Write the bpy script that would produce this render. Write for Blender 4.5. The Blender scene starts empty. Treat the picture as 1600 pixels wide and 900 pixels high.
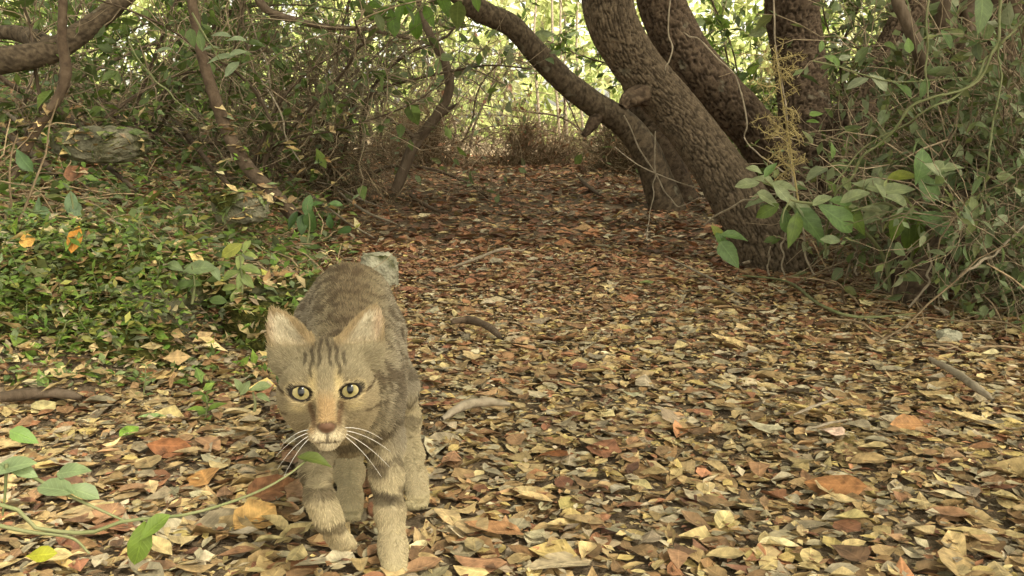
import bpy, math, random
import numpy as np
from mathutils import Matrix, Vector, Quaternion

# ------------------------------------------------------------------ camera, sky, sun, exposure
sc = bpy.context.scene
COL = sc.collection
rng = np.random.default_rng(18)
random.seed(18)
FPX = 1537.0                      # focal length in photo pixels (photo 1600 x 900)
CAMZ = 0.45
PITCH = math.atan(260 / FPX)      # the eye-level line sits at y = 190 of 900

cd = bpy.data.cameras.new('trail_camera'); cam = bpy.data.objects.new('trail_camera', cd)
COL.objects.link(cam); sc.camera = cam
cam.location = (0, 0, CAMZ); cam.rotation_euler = (math.pi / 2 - PITCH, 0, 0)
cd.sensor_width = 36; cd.lens = 36 * FPX / 1600
cd.clip_start = 0.02; cd.clip_end = 600

SUN_EL, SUN_AZ = math.radians(52), math.radians(140)       # azimuth clockwise from +Y (view direction)
w = bpy.data.worlds.new('World'); sc.world = w; w.use_nodes = True
nt = w.node_tree; nt.nodes.clear()
sky = nt.nodes.new('ShaderNodeTexSky'); sky.sky_type = 'NISHITA'; sky.sun_disc = False
sky.sun_elevation = SUN_EL; sky.sun_rotation = SUN_AZ; sky.dust_density = 4; sky.air_density = 1.0
bw = nt.nodes.new('ShaderNodeRGBToBW'); mixc = nt.nodes.new('ShaderNodeMix'); mixc.data_type = 'RGBA'
tint = nt.nodes.new('ShaderNodeMix'); tint.data_type = 'RGBA'; tint.blend_type = 'MULTIPLY'
bg = nt.nodes.new('ShaderNodeBackground'); wo = nt.nodes.new('ShaderNodeOutputWorld')
mixc.inputs[0].default_value = 0.85; tint.inputs[0].default_value = 1.0
tint.inputs[7].default_value = (1.0, 0.945, 0.765, 1)           # thin warm morning cloud
nt.links.new(sky.outputs[0], bw.inputs[0]); nt.links.new(sky.outputs[0], mixc.inputs[6])
nt.links.new(bw.outputs[0], mixc.inputs[7]); nt.links.new(mixc.outputs[2], tint.inputs[6])
nt.links.new(tint.outputs[2], bg.inputs[0]); nt.links.new(bg.outputs[0], wo.inputs[0])
bg.inputs[1].default_value = 0.15

sl = bpy.data.lights.new('sun', 'SUN'); sun = bpy.data.objects.new('sun', sl); COL.objects.link(sun)
sl.energy = 3.0; sl.angle = math.radians(14); sl.color = (1.0, 0.93, 0.76)
sdir = Vector((math.sin(SUN_AZ) * math.cos(SUN_EL), math.cos(SUN_AZ) * math.cos(SUN_EL), math.sin(SUN_EL)))
sun.rotation_euler = sdir.to_track_quat('Z', 'Y').to_euler()

vs = sc.view_settings
vs.view_transform = 'Standard'; vs.look = 'None'; vs.gamma = 1; vs.exposure = 2.38
sc.render.engine = 'CYCLES'
sc.cycles.use_denoising = True
sc.cycles.max_bounces = 6; sc.cycles.diffuse_bounces = 4; sc.cycles.glossy_bounces = 2
sc.cycles.transmission_bounces = 3; sc.cycles.transparent_max_bounces = 4
sc.cycles.sample_clamp_indirect = 4

# ------------------------------------------------------------------ helpers
CF = np.array([0, math.cos(PITCH), -math.sin(PITCH)]); CU = np.array([0, math.sin(PITCH), math.cos(PITCH)])
CR = np.array([1.0, 0, 0]); CC = np.array([0, 0, CAMZ])
def P(px, py, y):
    """point on the ray of photo pixel (px, py) at ground distance y"""
    d = CF + CR * (px - 800) / FPX + CU * (450 - py) / FPX
    return CC + d * (y / d[1])
def lin(r, g, b):
    f = lambda c: (c / 255 / 12.92) if c <= 10 else ((c / 255 + 0.055) / 1.055) ** 2.4
    return np.array([f(r), f(g), f(b)])
def ss(a, b, x):
    t = np.clip((x - a) / (b - a), 0, 1); return t * t * (3 - 2 * t)
def nrm(v):
    return v / np.maximum(np.linalg.norm(v, axis=-1, keepdims=True), 1e-9)
def hash3(i, j, k):
    n = (i.astype(np.int64) * 374761393 + j.astype(np.int64) * 668265263 + k.astype(np.int64) * 2147483647 + 12345) & 0xffffffff
    n = ((n ^ (n >> 13)) * 1274126177) & 0xffffffff
    n = ((n ^ (n >> 16)) * 2246822519) & 0xffffffff
    return ((n ^ (n >> 15)) & 0xffff) / 65535.0
def vnoise(p):
    p = np.asarray(p, float); i = np.floor(p).astype(np.int64); f = p - i; f = f * f * (3 - 2 * f); r = 0
    for a in (0, 1):
        for b in (0, 1):
            for c in (0, 1):
                wgt = (f[..., 0] if a else 1 - f[..., 0]) * (f[..., 1] if b else 1 - f[..., 1]) * (f[..., 2] if c else 1 - f[..., 2])
                r = r + wgt * hash3(i[..., 0] + a, i[..., 1] + b, i[..., 2] + c)
    return r
def fbm(p, o=3):
    p = np.asarray(p, float); r = 0; a = 0.5
    for k in range(o): r = r + a * vnoise(p * 2 ** k + 17.3 * k); a *= 0.5
    return r
def worley(u, v, per=None):
    """distance to nearest and second nearest random cell point; u wraps at per cells"""
    iu, iv = np.floor(u).astype(int), np.floor(v).astype(int); f1 = np.full(u.shape, 9.0); f2 = f1.copy(); cid = np.zeros(u.shape)
    for a in (-1, 0, 1):
        for b in (-1, 0, 1):
            cu, cv = iu + a, iv + b; wu = cu % per if per else cu
            x = cu + hash3(wu, cv, wu * 0 + 1); y = cv + hash3(wu, cv, wu * 0 + 2)
            d = np.hypot(u - x, v - y); nw = d < f1
            f2 = np.where(nw, f1, np.minimum(f2, d)); cid = np.where(nw, hash3(wu, cv, wu * 0 + 5), cid); f1 = np.where(nw, d, f1)
    return f1, f2, cid

def mesh_np(name, V, F, C=None, UV=None, mat=None, smooth=False):
    """triangle mesh from arrays; C = per-vertex colour, UV = per-vertex (across, along)"""
    V = np.ascontiguousarray(V, np.float32); F = np.ascontiguousarray(F, np.int32); k = F.shape[1]
    me = bpy.data.meshes.new(name); me.vertices.add(len(V)); me.vertices.foreach_set('co', V.ravel())
    me.loops.add(F.size); me.loops.foreach_set('vertex_index', F.ravel())
    me.polygons.add(len(F)); me.polygons.foreach_set('loop_start', np.arange(0, F.size, k, dtype=np.int32))
    me.update(calc_edges=True)
    if smooth: me.polygons.foreach_set('use_smooth', np.ones(len(F), bool))
    if C is not None:
        a = me.attributes.new('Col', 'FLOAT_COLOR', 'POINT'); c4 = np.ones((len(V), 4), np.float32); c4[:, :3] = C; a.data.foreach_set('color', c4.ravel())
    if UV is not None:
        a = me.attributes.new('leafuv', 'FLOAT2', 'POINT'); a.data.foreach_set('vector', np.ascontiguousarray(UV, np.float32).ravel())
    if mat: me.materials.append(mat)
    return me
def link(name, me, parent=None, loc=None):
    o = bpy.data.objects.new(name, me); COL.objects.link(o)
    if parent is not None: o.parent = parent
    if loc is not None: o.location = loc
    return o
def tag(o, label, cat, group=None):
    o['label'] = label; o['category'] = cat
    if group: o['group'] = group
    return o
def thing(name, label, cat, loc, group=None):
    o = bpy.data.objects.new(name, None); COL.objects.link(o); o.location = loc; o.empty_display_size = 0.05
    return tag(o, label, cat, group)
def stuff(o):
    o['kind'] = 'stuff'; return o

def tubes(paths, radii, sides=3):
    """paths (N,K,3), radii (N,K) -> V, F(quads)"""
    paths = np.asarray(paths, float); N, K, _ = paths.shape; radii = np.asarray(radii, float)
    t = np.empty_like(paths); t[:, 1:-1] = paths[:, 2:] - paths[:, :-2]; t[:, 0] = paths[:, 1] - paths[:, 0]; t[:, -1] = paths[:, -1] - paths[:, -2]
    t = nrm(t); ref = np.where(np.abs(t[:, :1, 2:3]) > 0.8, np.array([1.0, 0.1, 0]), np.array([0.1, 0, 1.0])); ref = np.broadcast_to(ref, t.shape)
    a = nrm(np.cross(t, ref)); b = np.cross(t, a)
    ang = np.arange(sides) * 2 * math.pi / sides
    V = paths[:, :, None] + radii[:, :, None, None] * (np.cos(ang)[:, None] * a[:, :, None] + np.sin(ang)[:, None] * b[:, :, None])
    n, k, s = np.meshgrid(np.arange(N), np.arange(K - 1), np.arange(sides), indexing='ij'); s2 = (s + 1) % sides
    idx = lambda kk, s_: (n * K + kk) * sides + s_
    F = np.stack([idx(k, s), idx(k, s2), idx(k + 1, s2), idx(k + 1, s)], -1).reshape(-1, 4)
    return V.reshape(-1, 3), F
def spline(pts, n):
    pts = np.asarray(pts, float); m = len(pts); ext = np.vstack([2 * pts[0] - pts[1], pts, 2 * pts[-1] - pts[-2]])
    u = np.linspace(0, m - 1 - 1e-6, n); i = u.astype(int); f = (u - i)[:, None]
    p0, p1, p2, p3 = ext[i], ext[i + 1], ext[i + 2], ext[i + 3]
    return 0.5 * (2 * p1 + (p2 - p0) * f + (2 * p0 - 5 * p1 + 4 * p2 - p3) * f ** 2 + (3 * p1 - p0 - 3 * p2 + p3) * f ** 3)
def grow(starts, dirs, length, K=6, wob=0.35, grav=0.0, g=rng):
    """random-walk paths (N,K,3)"""
    p = np.array(starts, float); d = nrm(np.array(dirs, float)); st = (np.asarray(length) / (K - 1))[:, None]; out = [p.copy()]
    for k in range(K - 1):
        d = nrm(d + g.normal(0, wob, d.shape) + np.array([0, 0, -grav])); p = p + d * st; out.append(p.copy())
    return np.stack(out, 1)

# ---- leaves
def leaf_t(shape='oval', rows=3, ratio=0.5, fold=0.15, curl=0.2, wave=0.0, side=0.0, serr=0.0):
    f = {'oval': lambda t: np.sin(np.pi * t) ** 0.75, 'lance': lambda t: np.sin(np.pi * t ** 0.8) ** 1.1,
         'ovate': lambda t: np.sin(np.pi * t ** 0.62) ** 0.85, 'round': lambda t: np.sin(np.pi * t) ** 0.55,
         'obov': lambda t: np.sin(np.pi * t ** 1.5) ** 0.8}[shape]
    ts = np.linspace(0, 1, rows + 2); V = [(0, 0, 0)]; UV = [(0, 0)]
    for i, t in enumerate(ts[1:-1]):
        wd = f(t) * ratio / 2 * (1 + serr * (1 if i % 2 else -1))
        for u in (-1, 0, 1):
            V.append((u * wd + side * t * t, t, fold * abs(u) * wd * 2 + curl * (t - 0.4) ** 2 + wave * u * math.sin(7 * t))); UV.append((u, t))
    V.append((side, 1, curl * 0.36)); UV.append((0, 1)); V = np.array(V, float); V[:, 2] -= V[:, 2].mean()
    F = [(0, 2, 1), (0, 3, 2)]
    for i in range(rows - 1):
        a = 1 + 3 * i
        for j in (0, 1): F += [(a + j, a + j + 1, a + j + 4), (a + j, a + j + 4, a + j + 3)]
    a = 1 + 3 * (rows - 1); e = len(V) - 1; F += [(a, a + 1, e), (a + 1, a + 2, e)]
    return V, np.array(F), np.array(UV, float)
def frames(axis, normal):
    y = nrm(axis); z = nrm(normal - (normal * y).sum(-1, keepdims=True) * y); x = np.cross(y, z)
    return np.stack([x, y, z], -1)                 # columns
def scatter(tmpls, which, pos, R, size, col):
    Vs, Fs, Cs, Us, off = [], [], [], [], 0
    for k, (tv, tf, tu) in enumerate(tmpls):
        m = which == k; n = int(m.sum())
        if n == 0: continue
        v = np.einsum('nij,vj->nvi', R[m] * size[m][:, None, None], tv) + pos[m][:, None]
        Vs.append(v.reshape(-1, 3)); Fs.append((tf[None] + (np.arange(n) * len(tv))[:, None, None]).reshape(-1, 3) + off); off += n * len(tv)
        Cs.append(np.repeat(col[m], len(tv), 0)); Us.append(np.tile(tu, (n, 1)))
    return np.vstack(Vs), np.vstack(Fs), np.vstack(Cs), np.vstack(Us)
def pick(pal, n, jit=0.18, g=rng):
    pal = np.array(pal); c = pal[g.integers(0, len(pal), n)]
    return np.clip(c * np.exp(g.normal(0, jit, (n, 1))) * np.exp(g.normal(0, jit * 0.14, (n, 3))), 0.004, 0.9)

# ------------------------------------------------------------------ materials
def newmat(name):
    m = bpy.data.materials.new(name); m.use_nodes = True; t = m.node_tree; t.nodes.clear()
    return m, t, t.nodes.new, t.links.new
def leaf_mat(name, per_object, trans=0.3, rough=0.55, spec=0.3, mottle=0.35, nscale=140, veins=True):
    m, t, N, L = newmat(name); out = N('ShaderNodeOutputMaterial')
    if per_object: oi = N('ShaderNodeObjectInfo'); csock = oi.outputs['Color']
    else: at = N('ShaderNodeAttribute'); at.attribute_name = 'Col'; csock = at.outputs['Color']
    geo = N('ShaderNodeNewGeometry'); no = N('ShaderNodeTexNoise'); no.inputs['Scale'].default_value = nscale; no.inputs['Detail'].default_value = 3
    L(geo.outputs['Position'], no.inputs['Vector'])
    mr = N('ShaderNodeMapRange'); mr.inputs[1].default_value = 0.3; mr.inputs[2].default_value = 0.7; mr.inputs[3].default_value = 1 - mottle; mr.inputs[4].default_value = 1 + mottle
    L(no.outputs[0], mr.inputs[0]); last = mr.outputs[0]
    if veins:
        uv = N('ShaderNodeAttribute'); uv.attribute_name = 'leafuv'; sx = N('ShaderNodeSeparateXYZ'); L(uv.outputs['Vector'], sx.inputs[0])
        ab = N('ShaderNodeMath'); ab.operation = 'ABSOLUTE'; L(sx.outputs[0], ab.inputs[0])
        md = N('ShaderNodeMapRange'); md.inputs[1].default_value = 0.0; md.inputs[2].default_value = 0.12; md.inputs[3].default_value = 0.35; md.inputs[4].default_value = 0.0; L(ab.outputs[0], md.inputs[0])
        cmb = N('ShaderNodeMath'); cmb.operation = 'MULTIPLY_ADD'; cmb.inputs[1].default_value = -0.22; L(ab.outputs[0], cmb.inputs[0]); L(sx.outputs[1], cmb.inputs[2])
        fr = N('ShaderNodeMath'); fr.operation = 'MULTIPLY'; fr.inputs[1].default_value = 50; L(cmb.outputs[0], fr.inputs[0])
        sn = N('ShaderNodeMath'); sn.operation = 'SINE'; L(fr.outputs[0], sn.inputs[0])
        mv = N('ShaderNodeMapRange'); mv.inputs[1].default_value = 0.7; mv.inputs[2].default_value = 1.0; mv.inputs[3].default_value = 0; mv.inputs[4].default_value = 0.16; L(sn.outputs[0], mv.inputs[0])
        a1 = N('ShaderNodeMath'); a1.operation = 'ADD'; L(md.outputs[0], a1.inputs[0]); L(mv.outputs[0], a1.inputs[1])
        a2 = N('ShaderNodeMath'); a2.operation = 'ADD'; L(a1.outputs[0], a2.inputs[0]); L(last, a2.inputs[1]); last = a2.outputs[0]
    vm = N('ShaderNodeVectorMath'); vm.operation = 'SCALE'; L(csock, vm.inputs[0]); L(last, vm.inputs['Scale'])
    b = N('ShaderNodeBsdfPrincipled'); L(vm.outputs[0], b.inputs['Base Color']); b.inputs['Roughness'].default_value = rough; b.inputs['Specular IOR Level'].default_value = spec
    bp = N('ShaderNodeBump'); bp.inputs['Strength'].default_value = 0.35; bp.inputs['Distance'].default_value = 0.003; L(last, bp.inputs['Height']); L(bp.outputs[0], b.inputs['Normal'])
    tr = N('ShaderNodeBsdfTranslucent'); L(vm.outputs[0], tr.inputs[0]); mx = N('ShaderNodeMixShader'); mx.inputs[0].default_value = trans
    L(b.outputs[0], mx.inputs[1]); L(tr.outputs[0], mx.inputs[2]); L(mx.outputs[0], out.inputs[0]); return m
def noise_mat(name, cols, scale=20, rough=0.85, bump=0.4, dist=0.01, spec=0.2, detail=6, stretch=None, attr=False):
    m, t, N, L = newmat(name); out = N('ShaderNodeOutputMaterial'); geo = N('ShaderNodeNewGeometry'); no = N('ShaderNodeTexNoise')
    no.inputs['Scale'].default_value = scale; no.inputs['Detail'].default_value = detail; no.inputs['Roughness'].default_value = 0.65
    src = geo.outputs['Position']
    if stretch:
        mp = N('ShaderNodeMapping'); mp.inputs['Scale'].default_value = stretch; L(src, mp.inputs['Vector']); src = mp.outputs[0]
    L(src, no.inputs['Vector']); cr = N('ShaderNodeValToRGB'); e = cr.color_ramp.elements
    while len(e) < len(cols): e.new(0.5)
    for i, c in enumerate(cols):
        e[i].position = 0.3 + 0.4 * i / max(1, len(cols) - 1); e[i].color = (*c, 1)
    L(no.outputs[0], cr.inputs[0]); b = N('ShaderNodeBsdfPrincipled'); b.inputs['Roughness'].default_value = rough; b.inputs['Specular IOR Level'].default_value = spec
    csock = cr.outputs[0]
    if attr:
        at = N('ShaderNodeAttribute'); at.attribute_name = 'Col'; mm = N('ShaderNodeMix'); mm.data_type = 'RGBA'; mm.blend_type = 'MULTIPLY'; mm.inputs[0].default_value = 1
        L(csock, mm.inputs[6]); L(at.outputs['Color'], mm.inputs[7]); csock = mm.outputs[2]
    L(csock, b.inputs['Base Color'])
    n2 = N('ShaderNodeTexNoise'); n2.inputs['Scale'].default_value = scale * 5; n2.inputs['Detail'].default_value = 4; L(src, n2.inputs['Vector'])
    ad = N('ShaderNodeMath'); L(no.outputs[0], ad.inputs[0]); L(n2.outputs[0], ad.inputs[1])
    bp = N('ShaderNodeBump'); bp.inputs['Strength'].default_value = bump; bp.inputs['Distance'].default_value = dist; L(ad.outputs[0], bp.inputs['Height']); L(bp.outputs[0], b.inputs['Normal'])
    L(b.outputs[0], out.inputs[0]); return m

M_litter = leaf_mat('dead_leaf_mixed', False, trans=0.1, rough=0.6, spec=0.25, mottle=0.4, nscale=90)
M_deadleaf = leaf_mat('dead_leaf_single', True, trans=0.1, rough=0.6, spec=0.25, mottle=0.45, nscale=90)
M_leaf = leaf_mat('green_leaf_single', True, trans=0.36, rough=0.5, spec=0.45, mottle=0.25, nscale=60)
M_foliage = leaf_mat('green_leaf_mixed', False, trans=0.38, rough=0.5, spec=0.4, mottle=0.2, nscale=60, veins=False)
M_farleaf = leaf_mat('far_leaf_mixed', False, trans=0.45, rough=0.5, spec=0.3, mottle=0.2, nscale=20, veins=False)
M_soil = noise_mat('forest_soil', [(0.08, 0.058, 0.036), (0.14, 0.102, 0.064), (0.2, 0.15, 0.095)], scale=30, rough=0.95, bump=0.8, dist=0.012)
M_twig = noise_mat('dry_twig_bark', [(0.11, 0.09, 0.065), (0.21, 0.175, 0.13), (0.29, 0.25, 0.195)], scale=35, attr=True, bump=0.2, dist=0.002)
M_stem = noise_mat('brown_stem_bark', [(0.05, 0.035, 0.022), (0.105, 0.075, 0.05), (0.16, 0.12, 0.085)], scale=30, bump=0.6, dist=0.004, stretch=(1, 1, 0.4))
M_redstem = noise_mat('reddish_stem_bark', [(0.05, 0.034, 0.022), (0.10, 0.068, 0.044), (0.145, 0.105, 0.07)], scale=35, bump=0.6, dist=0.004)
M_greenstem = noise_mat('green_vine_bark', [(0.11, 0.13, 0.05), (0.17, 0.18, 0.08), (0.2, 0.19, 0.1)], scale=40, bump=0.2, dist=0.002, rough=0.6)
M_pale = noise_mat('pale_dry_twig', [(0.17, 0.135, 0.092), (0.27, 0.22, 0.155), (0.33, 0.275, 0.2)], scale=60, bump=0.2, dist=0.002)
M_fern = noise_mat('dry_fern_straw', [(0.28, 0.22, 0.09), (0.38, 0.30, 0.13), (0.45, 0.37, 0.18)], scale=60, bump=0.1, dist=0.002)
M_moss = noise_mat('moss_tuft', [(0.03, 0.034, 0.008), (0.06, 0.06, 0.014), (0.10, 0.085, 0.022)], scale=18, bump=0.8, dist=0.006, rough=1.0, spec=0.05)

def bark_mat(name, dark, mid, light):
    """furrowed bark: plate colour comes from the mesh (Col), grain and lichen from noise"""
    m, t, N, L = newmat(name); out = N('ShaderNodeOutputMaterial'); geo = N('ShaderNodeNewGeometry')
    at = N('ShaderNodeAttribute'); at.attribute_name = 'Col'; no = N('ShaderNodeTexNoise'); no.inputs['Scale'].default_value = 55; no.inputs['Detail'].default_value = 7; no.inputs['Roughness'].default_value = 0.7
    L(geo.outputs['Position'], no.inputs['Vector']); cr = N('ShaderNodeValToRGB'); e = cr.color_ramp.elements; e.new(0.5)
    for i, (p, c) in enumerate(((0.28, dark), (0.5, mid), (0.72, light))): e[i].position = p; e[i].color = (*c, 1)
    L(no.outputs[0], cr.inputs[0]); mm = N('ShaderNodeMix'); mm.data_type = 'RGBA'; mm.blend_type = 'MULTIPLY'; mm.inputs[0].default_value = 1
    L(cr.outputs[0], mm.inputs[6]); L(at.outputs['Color'], mm.inputs[7])
    li = N('ShaderNodeTexNoise'); li.inputs['Scale'].default_value = 14; li.inputs['Detail'].default_value = 3; L(geo.outputs['Position'], li.inputs['Vector'])
    lm = N('ShaderNodeMapRange'); lm.inputs[1].default_value = 0.66; lm.inputs[2].default_value = 0.74; lm.inputs[4].default_value = 0.55; L(li.outputs[0], lm.inputs[0])
    m2 = N('ShaderNodeMix'); m2.data_type = 'RGBA'; L(lm.outputs[0], m2.inputs[0]); L(mm.outputs[2], m2.inputs[6]); m2.inputs[7].default_value = (0.26, 0.24, 0.17, 1)
    b = N('ShaderNodeBsdfPrincipled'); b.inputs['Roughness'].default_value = 0.9; b.inputs['Specular IOR Level'].default_value = 0.15; L(m2.outputs[2], b.inputs['Base Color'])
    bp = N('ShaderNodeBump'); bp.inputs['Strength'].default_value = 0.7; bp.inputs['Distance'].default_value = 0.006; L(no.outputs[0], bp.inputs['Height']); L(bp.outputs[0], b.inputs['Normal'])
    L(b.outputs[0], out.inputs[0]); return m
M_bark = bark_mat('furrowed_bark', (0.05, 0.038, 0.026), (0.10, 0.078, 0.054), (0.165, 0.132, 0.096))
M_bark2 = bark_mat('dark_furrowed_bark', (0.045, 0.032, 0.022), (0.088, 0.064, 0.045), (0.145, 0.112, 0.08))

def rock_mat(name, base, mossy):
    m, t, N, L = newmat(name); out = N('ShaderNodeOutputMaterial'); geo = N('ShaderNodeNewGeometry'); b = N('ShaderNodeBsdfPrincipled')
    no = N('ShaderNodeTexNoise'); no.inputs['Scale'].default_value = 16; no.inputs['Detail'].default_value = 8; L(geo.outputs['Position'], no.inputs['Vector'])
    cr = N('ShaderNodeValToRGB'); e = cr.color_ramp.elements; e[0].position = 0.3; e[0].color = (*[c * 0.5 for c in base], 1); e[1].position = 0.7; e[1].color = (*[c * 1.3 for c in base], 1); L(no.outputs[0], cr.inputs[0])
    n2 = N('ShaderNodeTexNoise'); n2.inputs['Scale'].default_value = 7; n2.inputs['Detail'].default_value = 6; L(geo.outputs['Position'], n2.inputs['Vector'])
    mr = N('ShaderNodeMapRange'); mr.inputs[1].default_value = 0.58 - 0.32 * mossy; mr.inputs[2].default_value = 0.68 - 0.26 * mossy; L(n2.outputs[0], mr.inputs[0])
    n3 = N('ShaderNodeTexNoise'); n3.inputs['Scale'].default_value = 120; n3.inputs['Detail'].default_value = 4; L(geo.outputs['Position'], n3.inputs['Vector'])
    c3 = N('ShaderNodeValToRGB'); e = c3.color_ramp.elements; e[0].position = 0.35; e[0].color = (0.022, 0.026, 0.006, 1); e[1].position = 0.7; e[1].color = (0.085, 0.08, 0.02, 1); L(n3.outputs[0], c3.inputs[0])
    mm = N('ShaderNodeMix'); mm.data_type = 'RGBA'; L(mr.outputs[0], mm.inputs[0]); L(cr.outputs[0], mm.inputs[6]); L(c3.outputs[0], mm.inputs[7]); L(mm.outputs[2], b.inputs['Base Color'])
    ad = N('ShaderNodeMath'); L(no.outputs[0], ad.inputs[0]); L(n3.outputs[0], ad.inputs[1]); bp = N('ShaderNodeBump'); bp.inputs['Strength'].default_value = 0.8; bp.inputs['Distance'].default_value = 0.012; L(ad.outputs[0], bp.inputs['Height']); L(bp.outputs[0], b.inputs['Normal'])
    b.inputs['Roughness'].default_value = 0.95; b.inputs['Specular IOR Level'].default_value = 0.1; L(b.outputs[0], out.inputs[0]); return m
M_rock = rock_mat('lichen_grey_rock', (0.2, 0.185, 0.125), 0.3)
M_palerock = rock_mat('pale_lichen_rock', (0.34, 0.32, 0.23), 0.12)
M_mossrock = rock_mat('moss_covered_rock', (0.2, 0.185, 0.13), 0.9)

# palettes (linear albedo)
DEAD = [lin(168, 146, 106), lin(156, 132, 92), lin(178, 156, 110), lin(140, 116, 82), lin(160, 136, 96), lin(188, 168, 122), lin(124, 100, 72), lin(156, 142, 114), lin(144, 130, 104), lin(150, 120, 82), lin(136, 106, 74), lin(180, 158, 102)]
GREY = [lin(150, 138, 114), lin(166, 154, 128), lin(134, 122, 100), lin(180, 166, 136)]
REDB = [lin(142, 100, 74), lin(124, 86, 64), lin(154, 110, 78), lin(110, 80, 62), lin(150, 118, 86)]
STRAW = [lin(184, 164, 120), lin(178, 156, 110), lin(190, 174, 134)]
GREEN = [lin(86, 102, 48), lin(98, 114, 54), lin(78, 94, 48), lin(104, 120, 64), lin(92, 104, 60)]
DULLG = [lin(116, 126, 88), lin(104, 116, 76), lin(128, 134, 100), lin(94, 108, 66), lin(112, 118, 70)]
BRIGHT = [lin(104, 130, 48), lin(116, 140, 58), lin(94, 122, 46), lin(126, 142, 66)]
SUNNY = [lin(150, 160, 96), lin(162, 168, 108), lin(140, 154, 88), lin(168, 168, 118)]  # paler leaf greens: sunlit glow of the clearing put into the colour
HERB = [lin(104, 130, 52), lin(116, 140, 60), lin(92, 118, 50), lin(126, 142, 76), lin(140, 140, 70)]

# ------------------------------------------------------------------ ground
BY = np.array([-3, 0.6, 1.3, 1.62, 1.8, 2.2, 3, 4, 6, 9, 200.0]); BX = np.array([-1.9, -1.7, -1.25, -0.62, -0.5, -0.5, -0.62, -0.76, -1.0, -1.5, -1.5])
def ground(x, y):
    x = np.asarray(x, float); y = np.asarray(y, float)
    z = 0.15 * ss(3.0, 6.5, y)
    t = np.interp(y, BY, BX) - x
    z = z + (0.10 * ss(0, 0.22, t) + 0.16 * ss(0.15, 0.9, t) + 0.34 * ss(0.5, 2.4, t)) * ss(1.0, 2.2, y) * (1 - 0.8 * ss(7, 10, y))
    z = z + 0.16 * ss(0.95, 2.6, x - 0.1 * (y - 2)) * ss(1.2, 2.4, y)
    p = np.stack([x, y, x * 0], -1)
    near = 1 - ss(12, 30, np.hypot(x, y))
    return z + near * (0.05 * (fbm(p * 1.3 + 5, 2) - 0.4) + 0.016 * (vnoise(p * 7) - 0.5)) * ss(0.3, 1.8, y + np.abs(x) * 0.3)
def gnormal(x, y, e=0.03):
    return nrm(np.stack([-(ground(x + e, y) - ground(x - e, y)) / (2 * e), -(ground(x, y + e) - ground(x, y - e)) / (2 * e), np.ones_like(x)], -1))
def gp(x, y, dz=0.0): return np.array([x, y, float(ground(x, y)) + dz])
fx = np.concatenate([-np.geomspace(250, 4.3, 22), np.arange(-4.2, 4.21, 0.045), np.geomspace(4.3, 250, 22)])
fy = np.concatenate([-np.geomspace(250, 1.0, 22), np.arange(-0.9, 9.5, 0.045), np.geomspace(9.6, 300, 26)])
gx, gy = np.meshgrid(fx, fy); gv = np.stack([gx, gy, ground(gx, gy)], -1).reshape(-1, 3)
nx, ny = len(fx), len(fy); ii, jj = np.meshgrid(np.arange(nx - 1), np.arange(ny - 1)); a = (jj * nx + ii).ravel()
go = link('ground', mesh_np('ground', gv, np.stack([a, a + 1, a + nx + 1, a + nx], -1), mat=M_soil, smooth=True)); go['kind'] = 'structure'

# ------------------------------------------------------------------ trees
def trunk_mesh(name, path, rad, bark=True, sides=160, step=0.006, mat=None, plate=0.03, depth=0.012, lump=0.12, seed=0):
    path = np.asarray(path, float); L = np.linalg.norm(np.diff(path, axis=0), axis=1).sum(); n = int(min(520, max(24, L / step)))
    pts = spline(path, n); r = np.interp(np.linspace(0, 1, n), np.linspace(0, 1, len(rad)), rad)
    V, F = tubes(pts[None], r[None], sides); V = V.reshape(n, sides, 3); c = pts[:, None]; out = nrm(V - c)
    s = np.concatenate([[0], np.cumsum(np.linalg.norm(np.diff(pts, axis=0), axis=1))])
    R0 = float(np.mean(rad)); per = max(6, int(round(2 * math.pi * R0 / (plate * 0.5)))); u = np.arange(sides)[None] / sides * per + 0 * s[:, None]; v = s[:, None] / (plate * 2.4) + 0 * u
    q = np.stack([V[..., 0], V[..., 1], V[..., 2]], -1)
    wz = fbm(q * 18 + seed, 2) - 0.4
    f1, f2, cid = worley(u + 1.1 * wz, v + 0.6 * wz + seed * 3.1, per)
    crack = ss(0.02, 0.22, f2 - f1)
    f1b, f2b, cidb = worley(u + 1.1 * wz + 0.3, v * 3.2 + seed + wz, per)
    d = (crack - 0.6) * depth + (ss(0.0, 0.16, f2b - f1b) - 0.7) * depth * 0.55 + (fbm(q * 5 + seed, 2) - 0.4) * lump * r[:, None] * 2 + (cid - 0.5) * depth * 0.35
    V = V + out * d[..., None]
    C = (0.42 + 0.58 * crack * (0.6 + 0.4 * ss(0.0, 0.16, f2b - f1b)))[..., None] * (0.85 + 0.3 * cidb)[..., None] * np.ones(3) * np.array([1.06, 1, 0.93])
    return mesh_np(name, V.reshape(-1, 3), F, C=C.reshape(-1, 3), mat=mat or M_bark, smooth=True), pts
def shade_crown(parent, centre, rad, n, size, seed, pal=GREEN):
    g = np.random.default_rng(seed)
    d = nrm(g.normal(size=(n, 3))); pos = np.array(centre) + d * (g.random((n, 1)) ** 0.4) * np.array(rad)
    cl = fbm(pos * 0.9 + seed, 2); keep = cl > 0.27; pos = pos[keep]; n = len(pos)
    ax = nrm(g.normal(size=(n, 3))); no = nrm(g.normal(size=(n, 3)) * 0.6 + np.array([0, 0, 1.0]))
    V, F, C, U = scatter([leaf_t('oval', 1, 0.6, 0.1, 0)], np.zeros(n, int), pos, frames(ax, no), size * (0.7 + 0.6 * g.random(n)), pick(pal, n, g=g))
    o = link('shade_crown', mesh_np('shade_crown', V - np.array(parent.location), F, C, U, M_foliage), parent); stuff(o); return o
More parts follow.
